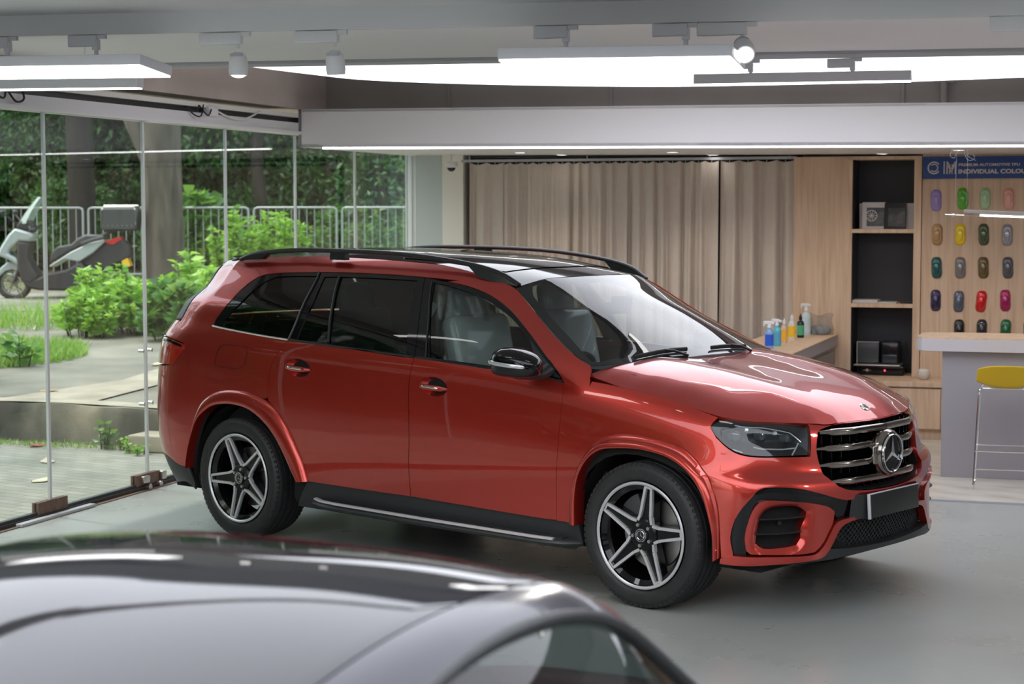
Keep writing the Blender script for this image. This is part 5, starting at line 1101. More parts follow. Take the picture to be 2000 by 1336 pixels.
s = MB(); s.box((-3.05, 0, .95), (.5, 1.3, .25), bev=.06); s.build('folded_seat', m_int, car, world=True)
# plastic film cover standing off the near front seat
s = MB()
def wrapf(a, h):
    x = -1.64+.06*h+.17*math.sin(PI*a)*(1-.25*h)-(.10*(1-h)); th = 2*PI*a
    w = .30-.09*h**2+.012*math.sin(5*th+4*h)+.010*math.sin(11*th-6*h); d = .15-.04*h+.012*math.sin(7*th+9*h)
    return (-1.62-.12*h+d*math.cos(th), -.40+w*math.sin(th), .72+.90*h-.03*max(0, h-.85)*math.cos(th))
s.grid(wrapf, 60, 16); s.build('seat_cover_film', glass('seat_film', (.62, .66, .66), 2.0, .25, 1.5), car, world=True)
s = MB(); s.tube([(-2.05, -.62, 1.05), (-1.85, -.66, 1.35), (-1.72, -.67, 1.50)], [(.022, .004)]*3, 8, flat=(1, 0, 0)); s.build('seat_belt', mat('belt_grey', (.35, .36, .36), .6), car, world=True)
s = MB(); P_ = WSH.P((-.84, 0))[0]; s.box((P_[0]-.06, 0, P_[2]-.09), (.03, .24, .07), bev=.015); s.box((P_[0]-.03, 0, P_[2]-.045), (.09, .10, .05), bev=.01); s.build('rear_view_mirror', m_int, car, world=True)
s = MB(); s.add([tuple(p-np.array([0, 0, .035])) for p in ROOF.P([(-1.15, -.5), (-1.15, .5), (-3.8, .5), (-3.8, -.5)])], [(0, 1, 2, 3)]); s.build('headliner', mat('headliner_grey', (.16, .16, .16), .9), car, world=True)
# ---- wheels
def wheel(x, side_, rot, name='wheel'):
    def TW(): return Matrix.Translation((x, side_*.975, .38)) @ (Matrix.Rotation(0, 4, 'Z') if side_ < 0 else Matrix.Scale(-1, 4, (0, 1, 0)))
    # local: y=0 outer face, +y inboard
    R0 = .380
    s = xmb(TW()); prof = [(.268, .225), (.285, .262), (.33, .275), (.352, .268), (.368, .248), (.3765, .215)]
    for yy in (.19, .145, .095, .05):
        prof += [(.3795, yy+.014), (.3795, yy+.008), (.371, yy+.006), (.371, yy-.003), (.3795, yy-.005)]
    prof += [(.3785, .030), (.374, .016), (.366, .006), (.355, -.001), (.352, -.004), (.345, -.006), (.325, -.008), (.305, -.0065), (.290, -.001), (.284, .006), (.279, .012), (.277, .02)]
    s.lathe(prof, 96, axis='Y'); ty = s.build('tyre', m_rub, car, world=True, ang=50)
    # tread blocks on the shoulders
    s = xmb(TW())
    for k in range(72):
        a = 2*PI*k/72+.02
        for (yc, w, r_) in ((.022, .016, .3690), (.245, .018, .3640)):
            c = Vector((r_*math.cos(a)*.997, yc, r_*math.sin(a)*.997)); s.box(c, (.012, w*1.6, .0235), R=Matrix.Rotation(-a, 3, 'Y') if 1 else None)
        s.box((.3625*math.cos(a), .0062, .3625*math.sin(a)), (.009, .007, .016), R=Matrix.Rotation(-a, 3, 'Y'))
    o_ = s.build('tread_block', m_rub, ty); o_['kind'] = 'stuff'
    o_.data.transform(mat_of(car).inverted())
    s = xmb(TW()); s.lathe([(.277, .004), (.279, -.002), (.275, -.006), (.268, -.006), (.262, .0), (.260, .02)], 96, axis='Y'); s.build('rim_edge', m_sil, car, world=True)
    s = xmb(TW()); s.lathe([(.262, .0), (.258, .03), (.248, .045), (.245, .2), (.265, .235), (.272, .24)], 72, axis='Y'); s.lathe([(.262, .012), (.235, .03), (.232, .2)], 72, axis='Y'); s.build('rim_barrel', m_gloss, car, world=True)
    # spokes: star outline in machined silver, black pockets
    tip, inn = .262, .082; hw = math.radians(5.6)
    sb = xmb(TW()); ss = xmb(TW())
    def pt(r, a, y): return (r*math.cos(a), y, r*math.sin(a))
    def depth(r): return .028-.020*min(1, max(0, (r-.05)/.2))
    for k in range(5):
        a = rot+k*2*PI/5; am, ap_ = a-PI/5, a+PI/5
        for sg in (-1, 1):
            A1 = (tip, a+sg*hw); B1 = (.112, a+sg*PI/5*.58); C1 = (inn+.004, a+sg*PI/5)
            xy = lambda q: np.array([q[0]*math.cos(q[1]), q[0]*math.sin(q[1])])
            pA, pB, pC = xy(A1), xy(B1), xy(C1); c0 = np.array([math.cos(a), math.sin(a)])
            wd = .0145
            def band(p, q, w0, w1, cc):
                d_ = (q-p)/np.linalg.norm(q-p); nrm = np.array([-d_[1], d_[0]]); 
                if nrm@(cc-(p+q)/2) < 0: nrm = -nrm
                return [p, q, q+nrm*w1, p+nrm*w0]
            ctr = c0*.16
            for (p, q) in ((pA, pB), (pB, pC)):
                Q = band(p, q, wd, wd, ctr if p is pA else c0*.09)
                rr_ = [np.linalg.norm(v_) for v_ in Q]; V = [(v_[0], depth(r_)-.004, v_[1]) for v_, r_ in zip(Q, rr_)]+[(v_[0], depth(r_)+.02, v_[1]) for v_, r_ in zip(Q, rr_)]
                ss.add(V, [(0, 1, 2, 3), (0, 1, 5, 4), (1, 2, 6, 5), (2, 3, 7, 6), (3, 0, 4, 7)])
        # tip closing bar
        q0, q1 = a-hw, a+hw; V = [pt(tip, q0, .004), pt(tip, q1, .004), pt(tip-.011, q1, .004), pt(tip-.011, q0, .004)]; ss.add(V, [(0, 1, 2, 3)])
        # black spoke body (recessed channel) and flanks
        L = [xy((tip, a-hw)), xy((tip, a+hw)), xy((.112, a+PI/5*.58)), xy((inn, a+PI/5)), np.array([0, 0.]), xy((inn, a-PI/5)), xy((.112, a-PI/5*.58))]
        V = [(v_[0], depth(np.linalg.norm(v_))+.012, v_[1]) for v_ in L]+[(v_[0]*1.0, depth(np.linalg.norm(v_))+.07, v_[1]) for v_ in L]; n_ = len(L)
        sb.add(V, [tuple(range(n_))]+[(i, (i+1) % n_, n_+(i+1) % n_, n_+i) for i in range(n_)])
    sb.lathe([(0, .022), (.075, .022), (.085, .03), (.09, .08)], 40, axis='Y'); sb.build('spokes', MATS['wheel_black'] if 'wheel_black' in MATS else mat('wheel_black', (.006, .006, .007), .22, spec=.35), car, world=True, ang=25); ss.build('spoke_edges', m_sil, car, world=True, ang=25)
    for k in range(5): s = xmb(TW()); a = rot+PI/5+k*2*PI/5; s.cyl(pt(.056, a, .03), pt(.056, a, .010), .0105, 12, .009); s.build('wheel_bolt', m_steel, car, world=True)
    s = xmb(TW()); s.lathe([(0, .006), (.026, .006), (.032, .008), (.035, .022)], 36, axis='Y'); s.build('hub_cap', mat('cap_dark', (.03, .03, .03), .2, .3) if 'cap_dark' not in MATS else MATS['cap_dark'], car, world=True)
    s = MB(); star(s, (0, 0), .021, 0, .003); V = [(b_, -a+.005, c_) for a, b_, c_ in s.v]; s2 = xmb(TW()); s2.add(V, s.f); s2.lathe([(.0215, .005), (.0235, .004), (.0255, .005)], 30, axis='Y'); s2.lathe([(.0315, .006), (.034, .006), (.035, .012)], 30, axis='Y'); s2.build('cap_star', m_brt, car, world=True, ang=20)
    s = xmb(TW()); s.lathe([(.06, .115), (.185, .115), (.185, .14), (.06, .14)], 48, axis='Y', closed=True); s.build('brake_disc', m_steel, car, world=True)
    s = xmb(TW()); a0 = PI*.75 if x > -1 else PI*.25
    V = []; 
    for k in range(9):
        a = a0-.42+.84*k/8
        for r_, y_ in ((.12, .085), (.215, .085), (.215, .16), (.12, .16)): V.append(pt(r_, a, y_))
    s.add(V, [(4*i+j, 4*(i+1)+j, 4*(i+1)+(j+1) % 4, 4*i+(j+1) % 4) for i in range(8) for j in range(4)]+[(0, 1, 2, 3), (32, 33, 34, 35)]); s.build('brake_caliper', mat('caliper_grey', (.10, .10, .105), .4, .5) if 'caliper_grey' not in MATS else MATS['caliper_grey'], car, world=True)
    if side_ < 0:
        V, Fc = text_mesh('Continental', .040, 'CENTER', .0004); s = xmb(TW()); W_ = []
        a0 = math.radians(78 if x > -1 else -20)
        for vx, vy, _ in V: r_ = .312+vy; a = a0-vx/.325; W_.append((r_*math.cos(a), -.0095+max(0, (r_-.335))*.12, r_*math.sin(a)))
        s.add(W_, Fc); s.build('tyre_lettering', mat('raised_rubber', (.035, .035, .036), .45) if 'raised_rubber' not in MATS else MATS['raised_rubber'], car, world=True, smooth=False)
for x, r in ((0, 7.0), (-3.135, 41.0)):
    for sd_ in (-1, 1): wheel(x, sd_, math.radians(r))
s = MB(); s.cyl((-.0, -.8, .38), (0, .8, .38), .04); s.cyl((-3.135, -.8, .38), (-3.135, .8, .38), .05); s.tube([(-.3, .2, .27), (-3.6, .2, .3)], .04); s.build('axles', m_void, car, world=True)
# ================================================================ DARK COUPE IN THE FOREGROUND
c_fw = Vector((fw.x, fw.y, 0)).normalized(); cp0 = Vector((CAM.x, CAM.y, 0))+c_fw*3.1+Vector((rt.x, rt.y, 0)).normalized()*.08
cyaw = YAW-math.radians(30)
coupe = thing('coupe', 'dark glossy coupe out of focus in the foreground, roof reflecting the ceiling lamps', 'car', (cp0.x, cp0.y, 0), cyaw)
CX = [-3.0, -2.75, -2.2, -1.7, -1.3, -.9, -.45, 0, .18, .34, .55, .85, 1.2, 1.6, 1.9, 2.0]
CZ = [.80, .88, .93, 1.02, 1.17, 1.31, 1.412, 1.416, 1.38, 1.29, 1.135, .94, .84, .78, .68, .58]    # roof/deck height on the centre line
CR = [.62, .62, .60, .59, .58, .58, .575, .565, .552, .545, .56, .62, .66, .68, .62, .56]          # half width at the rail
CW = [.72, .84, .92, .945, .945, .94, .935, .93, .93, .93, .93, .935, .94, .92, .80, .66]           # half width of the body
rows = []
for x, z, r, w in zip(CX, CZ, CR, CW):
    bz = min(.93, z-.04); zr = z-.018
    rows.append([(x, 0, z+.014), (x, -r*.45, z+.010), (x, -r*.82, z-.006), (x, -r, zr-.012), (x, -(r+(w-.06-r)*.5), zr+(bz-zr)*.45), (x, -(w-.06), bz-.01), (x, -w, bz-.10), (x, -w, .55), (x, -w*.97, .32), (x, -w*.88, .20)])
cn = np.array(rows); cn = np.concatenate([cn[:, 1:3][:, ::-1]*[1, -1, 1], cn], axis=1)
CV = [-.5, -.25, 0, .25, .46, .575, .8, 1.05, 1.2, 1.5, 1.75, 1.9]
CSURF = Surf(CX, CV, cn)
class Off:                                        # shift so that y = 0 is the near rail
    def P(s, q): return CSURF.P(q)+[0, .575, 0]
    def N(s, q): return -CSURF.N(q) if CSURF.N([(-.5, .1)])[0][2] < 0 else CSURF.N(q)
CO = Off()
m_navy2 = mat('dark_metallic_paint', (.014, .013, .024), .22, .3, coat=.6)
m_blkroof = mat('black_glass_roof', (.006, .006, .010), .04, spec=.6)
def cpanel(name, L, m_, off=0, sm=True, **k):
    n0 = len(bpy.data.objects)
    for sg in (1, -1):
        r = panel(name, CO, [L], m_, None, mirror=False, merge=False, off=off, **k)[0]
        r.parent = coupe
        if sg < 0:
            for v in r.data.vertices: v.co.y = 1.15-v.co.y
            r.data.flip_normals()
arch_c = lambda cx, r: [(cx+r*math.cos(a), 1.5+r*1.0*math.sin(-a)) for a in np.linspace(PI, 0, 16)]
win_c = [(-1.15, 1.04), (-1.05, .86), (-.8, .71), (-.45, .640), (-.1, .625), (.12, .65), (.3, .71), (.5, .81), (.7, .94), (.78, 1.04), (.2, 1.05), (-.6, 1.05)]
body_c = [(-2.99, 1.20), (-2.2, 1.17), (-1.5, 1.13), (-1.15, 1.06), (-.6, 1.06), (.2, 1.06), (.80, 1.06), (1.3, 1.13), (1.98, 1.18), (1.98, 1.85), (1.62, 1.85)]+arch_c(1.25, .36)[::-1]+[(.88, 1.86), (-1.68, 1.86)]+arch_c(-2.05, .36)[::-1]+[(-2.42, 1.86), (-2.99, 1.85)]
cpanel('side_panel', body_c, m_navy2, sm=False, g=.06, thick=.02)
cpanel('roof_side', [(-2.99, 1.195), (-2.99, .525), (-1.75, .525), (-1.2, .52), (-.9, .515), (-.45, .515), (0, .515), (.2, .52), (.35, .525), (.6, .525), (1.0, .525), (1.98, .525), (1.98, 1.175), (1.3, 1.125), (.80, 1.055), (.72, .93), (.52, .795), (.31, .695), (.13, .635), (-.1, .608), (-.45, .623), (-.8, .693), (-1.07, .845), (-1.17, 1.045), (-1.5, 1.125), (-2.2, 1.165)], m_navy2, g=.05, ang=40, thick=.012)
cpanel('roof_panel', [(-1.71, -.001), (-1.71, .510), (-1.3, .510), (-.9, .510), (-.45, .510), (0, .510), (.10, .510), (.14, -.001)], m_blkroof, sm=False, g=.05, thick=.012)
cpanel('rear_glass', [(-2.7, -.001), (-2.7, .510), (-1.71, .510), (-1.71, -.001)], m_blkroof, sm=False, g=.05)
cpanel('windscreen', [(.15, -.001), (.11, .510), (.86, .510), (.92, -.001)], m_ws, sm=False, g=.05)
cpanel('hood', [(.93, -.001), (.87, .520), (1.98, .520), (1.98, -.001)], m_navy2, sm=False, g=.06)
cpanel('tail_lid', [(-2.71, -.001), (-2.71, .520), (-2.99, .520), (-2.99, -.001)], m_navy2, sm=False, g=.06)
cpanel('side_window', win_c, glass('coupe_glass', (.42, .52, .50), 1.2), off=-.008, g=.05, flange=False)
cpanel('window_trim', [p for p in win_c]+[], m_gloss, off=-.02, g=.05, flange=False) if False else None
def crv(name, pts, r, m_, off=0):
    Q = smooth_loop(pts, 60, 5, False); P = CO.P(Q)+CO.N(Q)*off
    for sg in (1, -1):
        s = MB(); s.tube([(p[0], p[1] if sg > 0 else 1.15-p[1], p[2]) for p in P], r, 8); s.build(name, m_, coupe)
crv('window_frame', [(-1.15, 1.04), (-1.06, .852), (-.8, .702), (-.45, .632), (-.1, .617), (.125, .643), (.305, .703), (.51, .803), (.71, .935), (.80, 1.05)], (.012), m_plast, -.002)
s = MB(); s.bx((-1.6, -.15, .35), (.9, 1.3, .40)); s.bx((-2.8, -.2, .3), (-1.3, 1.35, .75)); s.bx((.8, -.2, .3), (1.8, 1.35, .7)); s.build('underbody', m_void, coupe)
for y in (.2, .95):
    s = MB(); R = Matrix.Rotation(-.25, 3, 'Y'); s.box((-.25, y, .55), (.5, .48, .2), bev=.06); s.box((-.50, y, .88), (.15, .46, .62), bev=.07, R=R); s.box((-.60, y, 1.20), (.10, .26, .17), bev=.045, R=R)
    s.build('seat', mat('seat_cloth_cover', (.40, .46, .47), .6) if y == .2 else MATS['seat_cloth_cover'], coupe)
s = MB(); s.tube([(.62, -.1, .82), (.62, 1.25, .82)], [(.12, .25)]*2, 14, flat=(0, 0, 1)); s.build('dashboard', m_int, coupe)
for x in (-2.05, 1.25):
    for y in (-.33, 1.48):
        sgn = 1 if y < 0 else -1
        s = MB(); s.lathe([(.23, .0), (.25, -.01*sgn), (.32, -.012*sgn), (.335, .02*sgn), (.335, .2*sgn), (.31, .23*sgn), (.22, .23*sgn)], 48, (x, y, .335), 'Y'); s.build('tyre', m_rub, coupe)
        s = MB(); s.lathe([(.0, .03*sgn), (.06, .02*sgn), (.07, .05*sgn), (.20, .06*sgn), (.225, .0), (.23, .1*sgn)], 40, (x, y, .335), 'Y')
        for k in range(10): a = k*PI/5; s.box((x+.13*math.cos(a), y+.02*sgn, .335+.13*math.sin(a)), (.16, .02, .02), R=Matrix.Rotation(-a, 3, 'Y'))
        s.build('rim', m_sil, coupe)
# ================================================================ OUTSIDE
def gz(u): return .33+.029*(u-4.2)
m_brick, ntb, bb = new_mat('block_paving')
c = coords(ntb, (1, 1, 1), (0, 0, math.radians(-8)))
br = nd(ntb, 'ShaderNodeTexBrick', Scale=1.0); br.inputs['Brick Width'].default_value = .22; br.inputs['Row Height'].default_value = .11; br.inputs['Mortar Size'].default_value = .006
br.inputs['Color1'].default_value = (.21, .21, .18, 1); br.inputs['Color2'].default_value = (.27, .265, .23, 1); br.inputs['Mortar'].default_value = (.12, .125, .10, 1)
ntb.links.new(c, br.inputs['Vector']); ns = nd(ntb, 'ShaderNodeTexNoise', Scale=1.3, Detail=8.); ntb.links.new(c, ns.inputs['Vector'])
rp = ramp(ntb, ns.outputs[0], [(.3, (.62, .66, .60)), (.55, (1, 1, 1)), (.75, (1.15, 1.12, 1.0))]); mx = nd(ntb, 'ShaderNodeMixRGB', blend_type='MULTIPLY'); mx.inputs[0].default_value = 1
ntb.links.new(br.outputs[0], mx.inputs[1]); ntb.links.new(rp.outputs[0], mx.inputs[2]); ntb.links.new(mx.outputs[0], bb.inputs['Base Color']); bb.inputs['Roughness'].default_value = .8
m_path = noisy('old_concrete_path', [(.3, (.10, .10, .08)), (.5, (.19, .18, .145)), (.72, (.28, .26, .215))], scale=.9, rough=.9, detail=10, bump=.3, bscale=12)
m_kerb = noisy('stained_kerb_concrete', [(.25, (.04, .045, .04)), (.44, (.085, .085, .07)), (.56, (.19, .18, .145)), (.72, (.40, .35, .27))], scale=1.4, rough=.9, detail=10, stretch=(1, 1, .7), bump=.5, bscale=14)
m_kt = noisy('pale_kerb_top', [(.3, (.25, .22, .17)), (.7, (.40, .355, .28))], scale=2.5, rough=.9, bump=.3)
m_soil = noisy('leafy_soil', [(.3, (.06, .075, .03)), (.5, (.12, .14, .05)), (.7, (.22, .21, .12))], scale=2, rough=.95, detail=10)
s = R_(); s.bx((-40, -30, -.15), (-.03, 4.2, -.005)); struct('ground_paving', s, m_brick)
s = R_(); s.add([(-60, 4.2, gz(4.2)-.01), (0, 4.2, gz(4.2)-.01), (6, 60, gz(60)), (-60, 60, gz(60))], [(0, 1, 2, 3)]); struct('ground_path', s, m_path)
t = thing('kerb_wall', 'low stained concrete retaining wall outside behind the glass', 'wall', RM(-3, 4.05, 0), RROT)
s = MB(); nx = 120
def kf(a, h):
    v = -6+8.9*a; 
    if h < .5: return (v, .02*math.sin(v*3)+.015*math.sin(v*7.3)-.02*(h*2), -.02+h*2*.35)
    return (v, .02*math.sin(v*3)+.015*math.sin(v*7.3)+(h-.5)*2*.35, .33+.01*math.sin(v*2.3)+.006*math.sin(v*9))
s.grid(kf, nx, 12); s.build('face', m_kerb, t, ang=50)
s = MB(); s.grid(lambda a, h: (-6+8.9*a, .03+.30*h, .340+.01*math.sin((-6+8.9*a)*2.3)), 60, 2); s.build('top', m_kt, t)
t = thing('concrete_step', 'low pale concrete step against the retaining wall behind the red car', 'step', RM(-1.0, 3.90, 0), RROT)
s = MB(); s.box((.1, -.05, .07), (.62, .35, .14), bev=.012); s.build('block', m_kt, t)
# pale worn strip running diagonally over the path
P_ = [(-3.06, 4.57), (-2.2, 4.35), (-1.75, 5.2), (-1.9, 6.2), (-2.3, 7.6), (-2.9, 7.6), (-2.6, 6.1), (-2.5, 5.4)]
P_ = [(-2.9, 4.40), (-1.95, 4.40), (-2.0, 5.6), (-2.5, 8.6), (-2.95, 8.6), (-2.55, 5.9)]
s = R_(); s.add([(a, b_, gz(b_)+.004) for a, b_ in P_], [tuple(range(len(P_)))]); struct('trim_11', s, m_kt)
s = R_(); s.add([(-60, 13.2, gz(13.2)+.01), (-6.6, 12.0, gz(12)+.01), (-3, 11.4, gz(11.4)+.01), (2, 12, gz(12)+.01), (6, 60, gz(60)+.02), (-60, 60, gz(60)+.02)], [(0, 1, 2, 3, 4, 5)])
soil = struct('ground_soil', s, m_soil)
s = R_(); s.add([(-14, 12.5, gz(12.5)+.02), (-5.8, 13.2, gz(13.2)+.02), (-8, 17.6, gz(17.6)+.02), (-16, 15.3, gz(15.3)+.02)], [(0, 1, 2, 3)]); struct('ground_path_rear', s, m_path)
# ---- leaves
def leaf_mat(name, cols, tr=.45):
    m = bpy.data.materials.new(name); m.use_nodes = True; nt = m.node_tree; nt.nodes.clear(); out = nt.nodes.new('ShaderNodeOutputMaterial')
    g = nt.nodes.new('ShaderNodeNewGeometry'); r = ramp(nt, g.outputs['Random Per Island'], [(i/(len(cols)-1), c_) for i, c_ in enumerate(cols)])
    d = nt.nodes.new('ShaderNodeBsdfDiffuse'); t_ = nt.nodes.new('ShaderNodeBsdfTranslucent'); gl = nd(nt, 'ShaderNodeBsdfGlossy', Roughness=.35); mx = nt.nodes.new('ShaderNodeMixShader'); mx.inputs[0].default_value = tr
    m2 = nt.nodes.new('ShaderNodeMixShader'); m2.inputs[0].default_value = .06
    nt.links.new(r.outputs[0], d.inputs[0]); nt.links.new(r.outputs[0], t_.inputs[0]); nt.links.new(d.outputs[0], mx.inputs[1]); nt.links.new(t_.outputs[0], mx.inputs[2]); nt.links.new(mx.outputs[0], m2.inputs[1]); nt.links.new(gl.outputs[0], m2.inputs[2]); nt.links.new(m2.outputs[0], out.inputs[0]); return m
m_leafd = leaf_mat('dark_tree_leaf', [(.02, .06, .018), (.04, .12, .03), (.06, .17, .04), (.12, .26, .05)]); m_leafm = leaf_mat('mid_leaf', [(.05, .14, .03), (.09, .24, .04), (.15, .34, .07), (.28, .42, .08)])
m_leafb = leaf_mat('bright_shrub_leaf', [(.13, .30, .03), (.22, .46, .05), (.34, .60, .08), (.46, .66, .10)]); m_grass = leaf_mat('grass_blade', [(.14, .30, .04), (.26, .44, .07), (.38, .52, .12)])
m_bark = noisy('tree_bark', [(.3, (.045, .038, .03)), (.55, (.085, .072, .058)), (.8, (.135, .115, .092))], scale=3, rough=.9, stretch=(2.5, 2.5, .5), detail=9, bump=.5, bscale=12); m_barkd = noisy('dark_bark', [(.3, (.012, .010, .008)), (.7, (.028, .022, .017))], scale=4, rough=.9, stretch=(2, 2, .4), bump=.4)
def leaves(P, D_, size, asp=.42, rg=RNG, fold=.25):
    """P points, D_ leaf directions -> folded diamond leaves"""
    n = len(P); D_ = D_/np.linalg.norm(D_, axis=1)[:, None]; r = rg.normal(size=(n, 3)); S = np.cross(D_, r); S /= np.linalg.norm(S, axis=1)[:, None]; N = np.cross(D_, S)
    L = size*rg.uniform(.6, 1.25, n)[:, None]; w = L*asp
    base = P; tip = P+D_*L-N*L*.12; l = P+D_*L*.45+S*w*.5+N*L*fold*.3; r_ = P+D_*L*.45-S*w*.5+N*L*fold*.3; md = P+D_*L*.5
    V = np.stack([base, l, tip, r_, md], 1).reshape(-1, 3); k = np.arange(n)*5
    Fc = np.concatenate([np.stack([k, k+4, k+1], 1), np.stack([k+1, k+4, k+2], 1), np.stack([k+2, k+4, k+3], 1), np.stack([k+3, k+4, k], 1)])
    return V, Fc
def mesh_np(name, V, Fc):
    me = bpy.data.meshes.new(name); me.vertices.add(len(V)); me.vertices.foreach_set('co', V.astype(np.float32).ravel()); me.loops.add(Fc.size); me.loops.foreach_set('vertex_index', Fc.astype(np.int32).ravel())
    me.polygons.add(len(Fc)); me.polygons.foreach_set('loop_start', np.arange(0, Fc.size, 3, dtype=np.int32)); me.update(calc_edges=True); me.validate(); return me
def crown(n, blobs, size, rg, asp=.42):
    P = []; D_ = []; tot = sum(b_[3]**2 for b_ in blobs)
    for (x, y, z, r) in blobs:
        k = int(n*r*r/tot); d = rg.normal(size=(k, 3)); d /= np.linalg.norm(d, axis=1)[:, None]; rr_ = r*rg.uniform(.55, 1.0, k)**.6
        P.append(np.array([x, y, z])+d*rr_[:, None]*[1, 1, .8]); D_.append(d*.8+rg.normal(size=(k, 3))*.7+[0, 0, -.35])
    return leaves(np.concatenate(P), np.concatenate(D_), size, asp, rg)
def tree_kind(seed, n, size, h, R, mleaf, mbark, tr=.14, asp=.42):
    rg = np.random.default_rng(seed); blobs = [(rg.normal()*R*.45, rg.normal()*R*.45, h*(.10+.9*i/13), R*rg.uniform(.35, .62)) for i in range(14)]
    V, Fc = crown(n, blobs, size, rg, asp); s = MB(); s.tube([(0, 0, -.3), (.05, 0, h*.3), (-.04, .05, h*.6), (.02, 0, h*.95)], [tr, tr*.85, tr*.6, tr*.2], 10)
    for b_ in blobs[::2]: s.tube([(0, 0, b_[2]*.6), (b_[0]*.5, b_[1]*.5, b_[2]*.85), (b_[0], b_[1], b_[2])], [tr*.4, tr*.25, tr*.08], 6)
    return mesh_np('crown', V, Fc), s
def mk_tree(name, kind, label, cat, v, u, rz, grp, sc=1, mleaf=None, mbark=None):
    t = thing(name, label, cat, RM(v, u, gz(u)), rz, grp); t.scale = (sc, sc, sc)
    o = bpy.data.objects.new('foliage', kind[0]); COL.objects.link(o); o.parent = t
    o = bpy.data.objects.new('trunk', kind[2]); COL.objects.link(o); o.parent = t; return t
def kind(seed, n, size, h, R, ml, mb_, tr=.14, asp=.42):
    me, s = tree_kind(seed, n, size, h, R, ml, mb_, tr, asp); me.materials.append(ml); tm = bpy.data.meshes.new('trunk'); tm.from_pydata(s.v, [], s.f); tm.shade_smooth(); tm.materials.append(mb_); return (me, None, tm)
KB = [kind(7, 7000, .22, 4.6, 1.7, m_leafb, m_barkd, .08)]
K = [kind(1, 15000, .20, 5.2, 1.9, m_leafd, m_barkd, .10), kind(2, 13000, .24, 4.4, 1.8, m_leafm, m_barkd, .09), kind(3, 17000, .16, 6.0, 2.1, m_leafd, m_barkd, .12)]
# (v, u) spots: D is distance ahead of the camera, px the bearing, worked out beforehand
def at(px, Dp): a = Dp*(px-1000)/FPX; return 6.838-.3158*Dp+.9486*a, -10.085+.946*Dp+.3166*a
bg_trees = [(-60, 37, 0, 1), (45, 46, 1, 1), (120, 36.5, 2, .8), (235, 38, 0, 1), (300, 41, 1, 1.1), (380, 37, 2, .9), (450, 38.5, 1, 1), (530, 36.5, 0, .9), (610, 39, 2, 1), (690, 36.5, 0, .95), (760, 38, 1, 1), (850, 37, 2, 1), (0, 46, 2, 1.3), (250, 47, 1, 1.3), (480, 45, 2, 1.3), (720, 46, 0, 1.3), (930, 42, 0, 1.2)]
lab_t = ['dark small-leaved tree behind the railing', 'mid green broad-leaved tree behind the railing', 'tall dense dark tree behind the railing']
wher = ['at the left edge of the view', 'behind the scooter\'s windscreen', 'behind the first glass seam', 'above the scooter\'s top case', 'behind the big bare trunk', 'just right of the big bare trunk', 'above the pale bright shrub', 'behind the middle of the glass wall', 'above the railing\'s bright shrub end', 'near the far glass seams', 'at the far end of the glass wall', 'behind the pale wall pier', 'in the back row at the left', 'in the back row above the top case', 'in the back row behind the bright shrub', 'in the back row at the far seams', 'in the back row behind the curtain side']
for i, (px, Dp, k, sc) in enumerate(bg_trees):
    v, u = at(px, Dp); mk_tree('tree', K[k], '%s, %s' % (lab_t[k], wher[i]), 'tree', v, u, i*1.3, 'trees behind the railing', sc)
for px, Dp, lab in ((60, 41, 'yellow-green tree with sunlight painted into its leaf colour, seen through the leaves at upper left'), (205, 43, 'yellow-green tree with sunlight painted into its leaf colour, between the dark trunk and the forked branch'), (-20, 43, 'yellow-green tree with sunlight painted into its leaf colour, at the extreme left edge')):
    v, u = at(px, Dp); t = mk_tree('tree', KB[0], lab, 'tree', v, u, 0, 'background trees with painted sunlight', 1.0); t.location.z += 1.0  # trees added as bright spots; the leaf colour stands in for sunlight
for k_, px in enumerate((-160, -290, -430, -580, -750)):
    v, u = at(px, 38+k_ % 2*2); mk_tree('tree', K[k_ % 3], 'dark leafy tree behind the railing, beyond the left picture edge', 'tree', v, u, k_, 'trees beyond the left edge', 1.0)
# trees along the street side, left of the frame (they show in the car's paint and windows)
for i, (v, u, k, sc) in enumerate([(-6.2, -13, 0, 1.5), (-6.0, -10.4, 2, 1.4), (-6.3, -7.6, 1, 1.6), (-6.2, -5.0, 2, 1.4), (-7.6, -2.4, 0, 1.5), (-8.6, .2, 0, 1.4), (-9, -1, 0, 1), (-10.5, -4.5, 2, 1), (-8.5, -8, 1, 1), (-10, -12, 0, 1.1), (-9.5, 2.5, 2, .9), (-11, -16, 2, 1.1), (-7.6, -6.2, 0, .8), (-7.4, -2.8, 1, .8), (-8.0, .6, 1, .8), (-7.8, -10, 2, .8), (-13, -3, 0, 1.3), (-13, -8, 1, 1.4)]):
    t = mk_tree('tree', K[k], 'street tree outside the glass wall beyond the left picture edge', 'tree', v, u, i*2.1, 'street trees left of the picture', sc); t.location.z = 0
# big trunk
t = thing('tree', 'large bare grey tree trunk with a thick branch to the left, outside', 'tree', RM(*at(322, 29.5), .72), RROT)
s = MB(); s.tube(cr([(.0, 0, -.2), (.0, 0, .5), (.02, 0, 1.5), (.0, 0, 2.4), (.03, 0, 3.4), (.1, 0, 5)], 5), [.36]*4+[.33]*5+[.30]*12+[.28]*5, 28); 
s.build('trunk', m_bark, t)
s = MB(); s.tube(cr([(-.05, 0, 1.75), (-.22, 0, 2.2), (-.42, 0, 2.62), (-.70, .05, 3.2), (-1.1, .1, 4.4)], 5), [.10]*2+[.17]*5+[.16]*14, 18); s.build('branch', m_bark, t)
t = thing('tree', 'dark tree trunk behind the railing left of the bare trunk', 'tree', RM(*at(163, 34), .85), RROT)
s = MB(); s.tube([(0, 0, -.2), (.03, 0, 1.5), (-.02, 0, 3), (.1, 0, 6)], [.27, .25, .24, .2], 16); s.build('trunk', m_barkd, t)
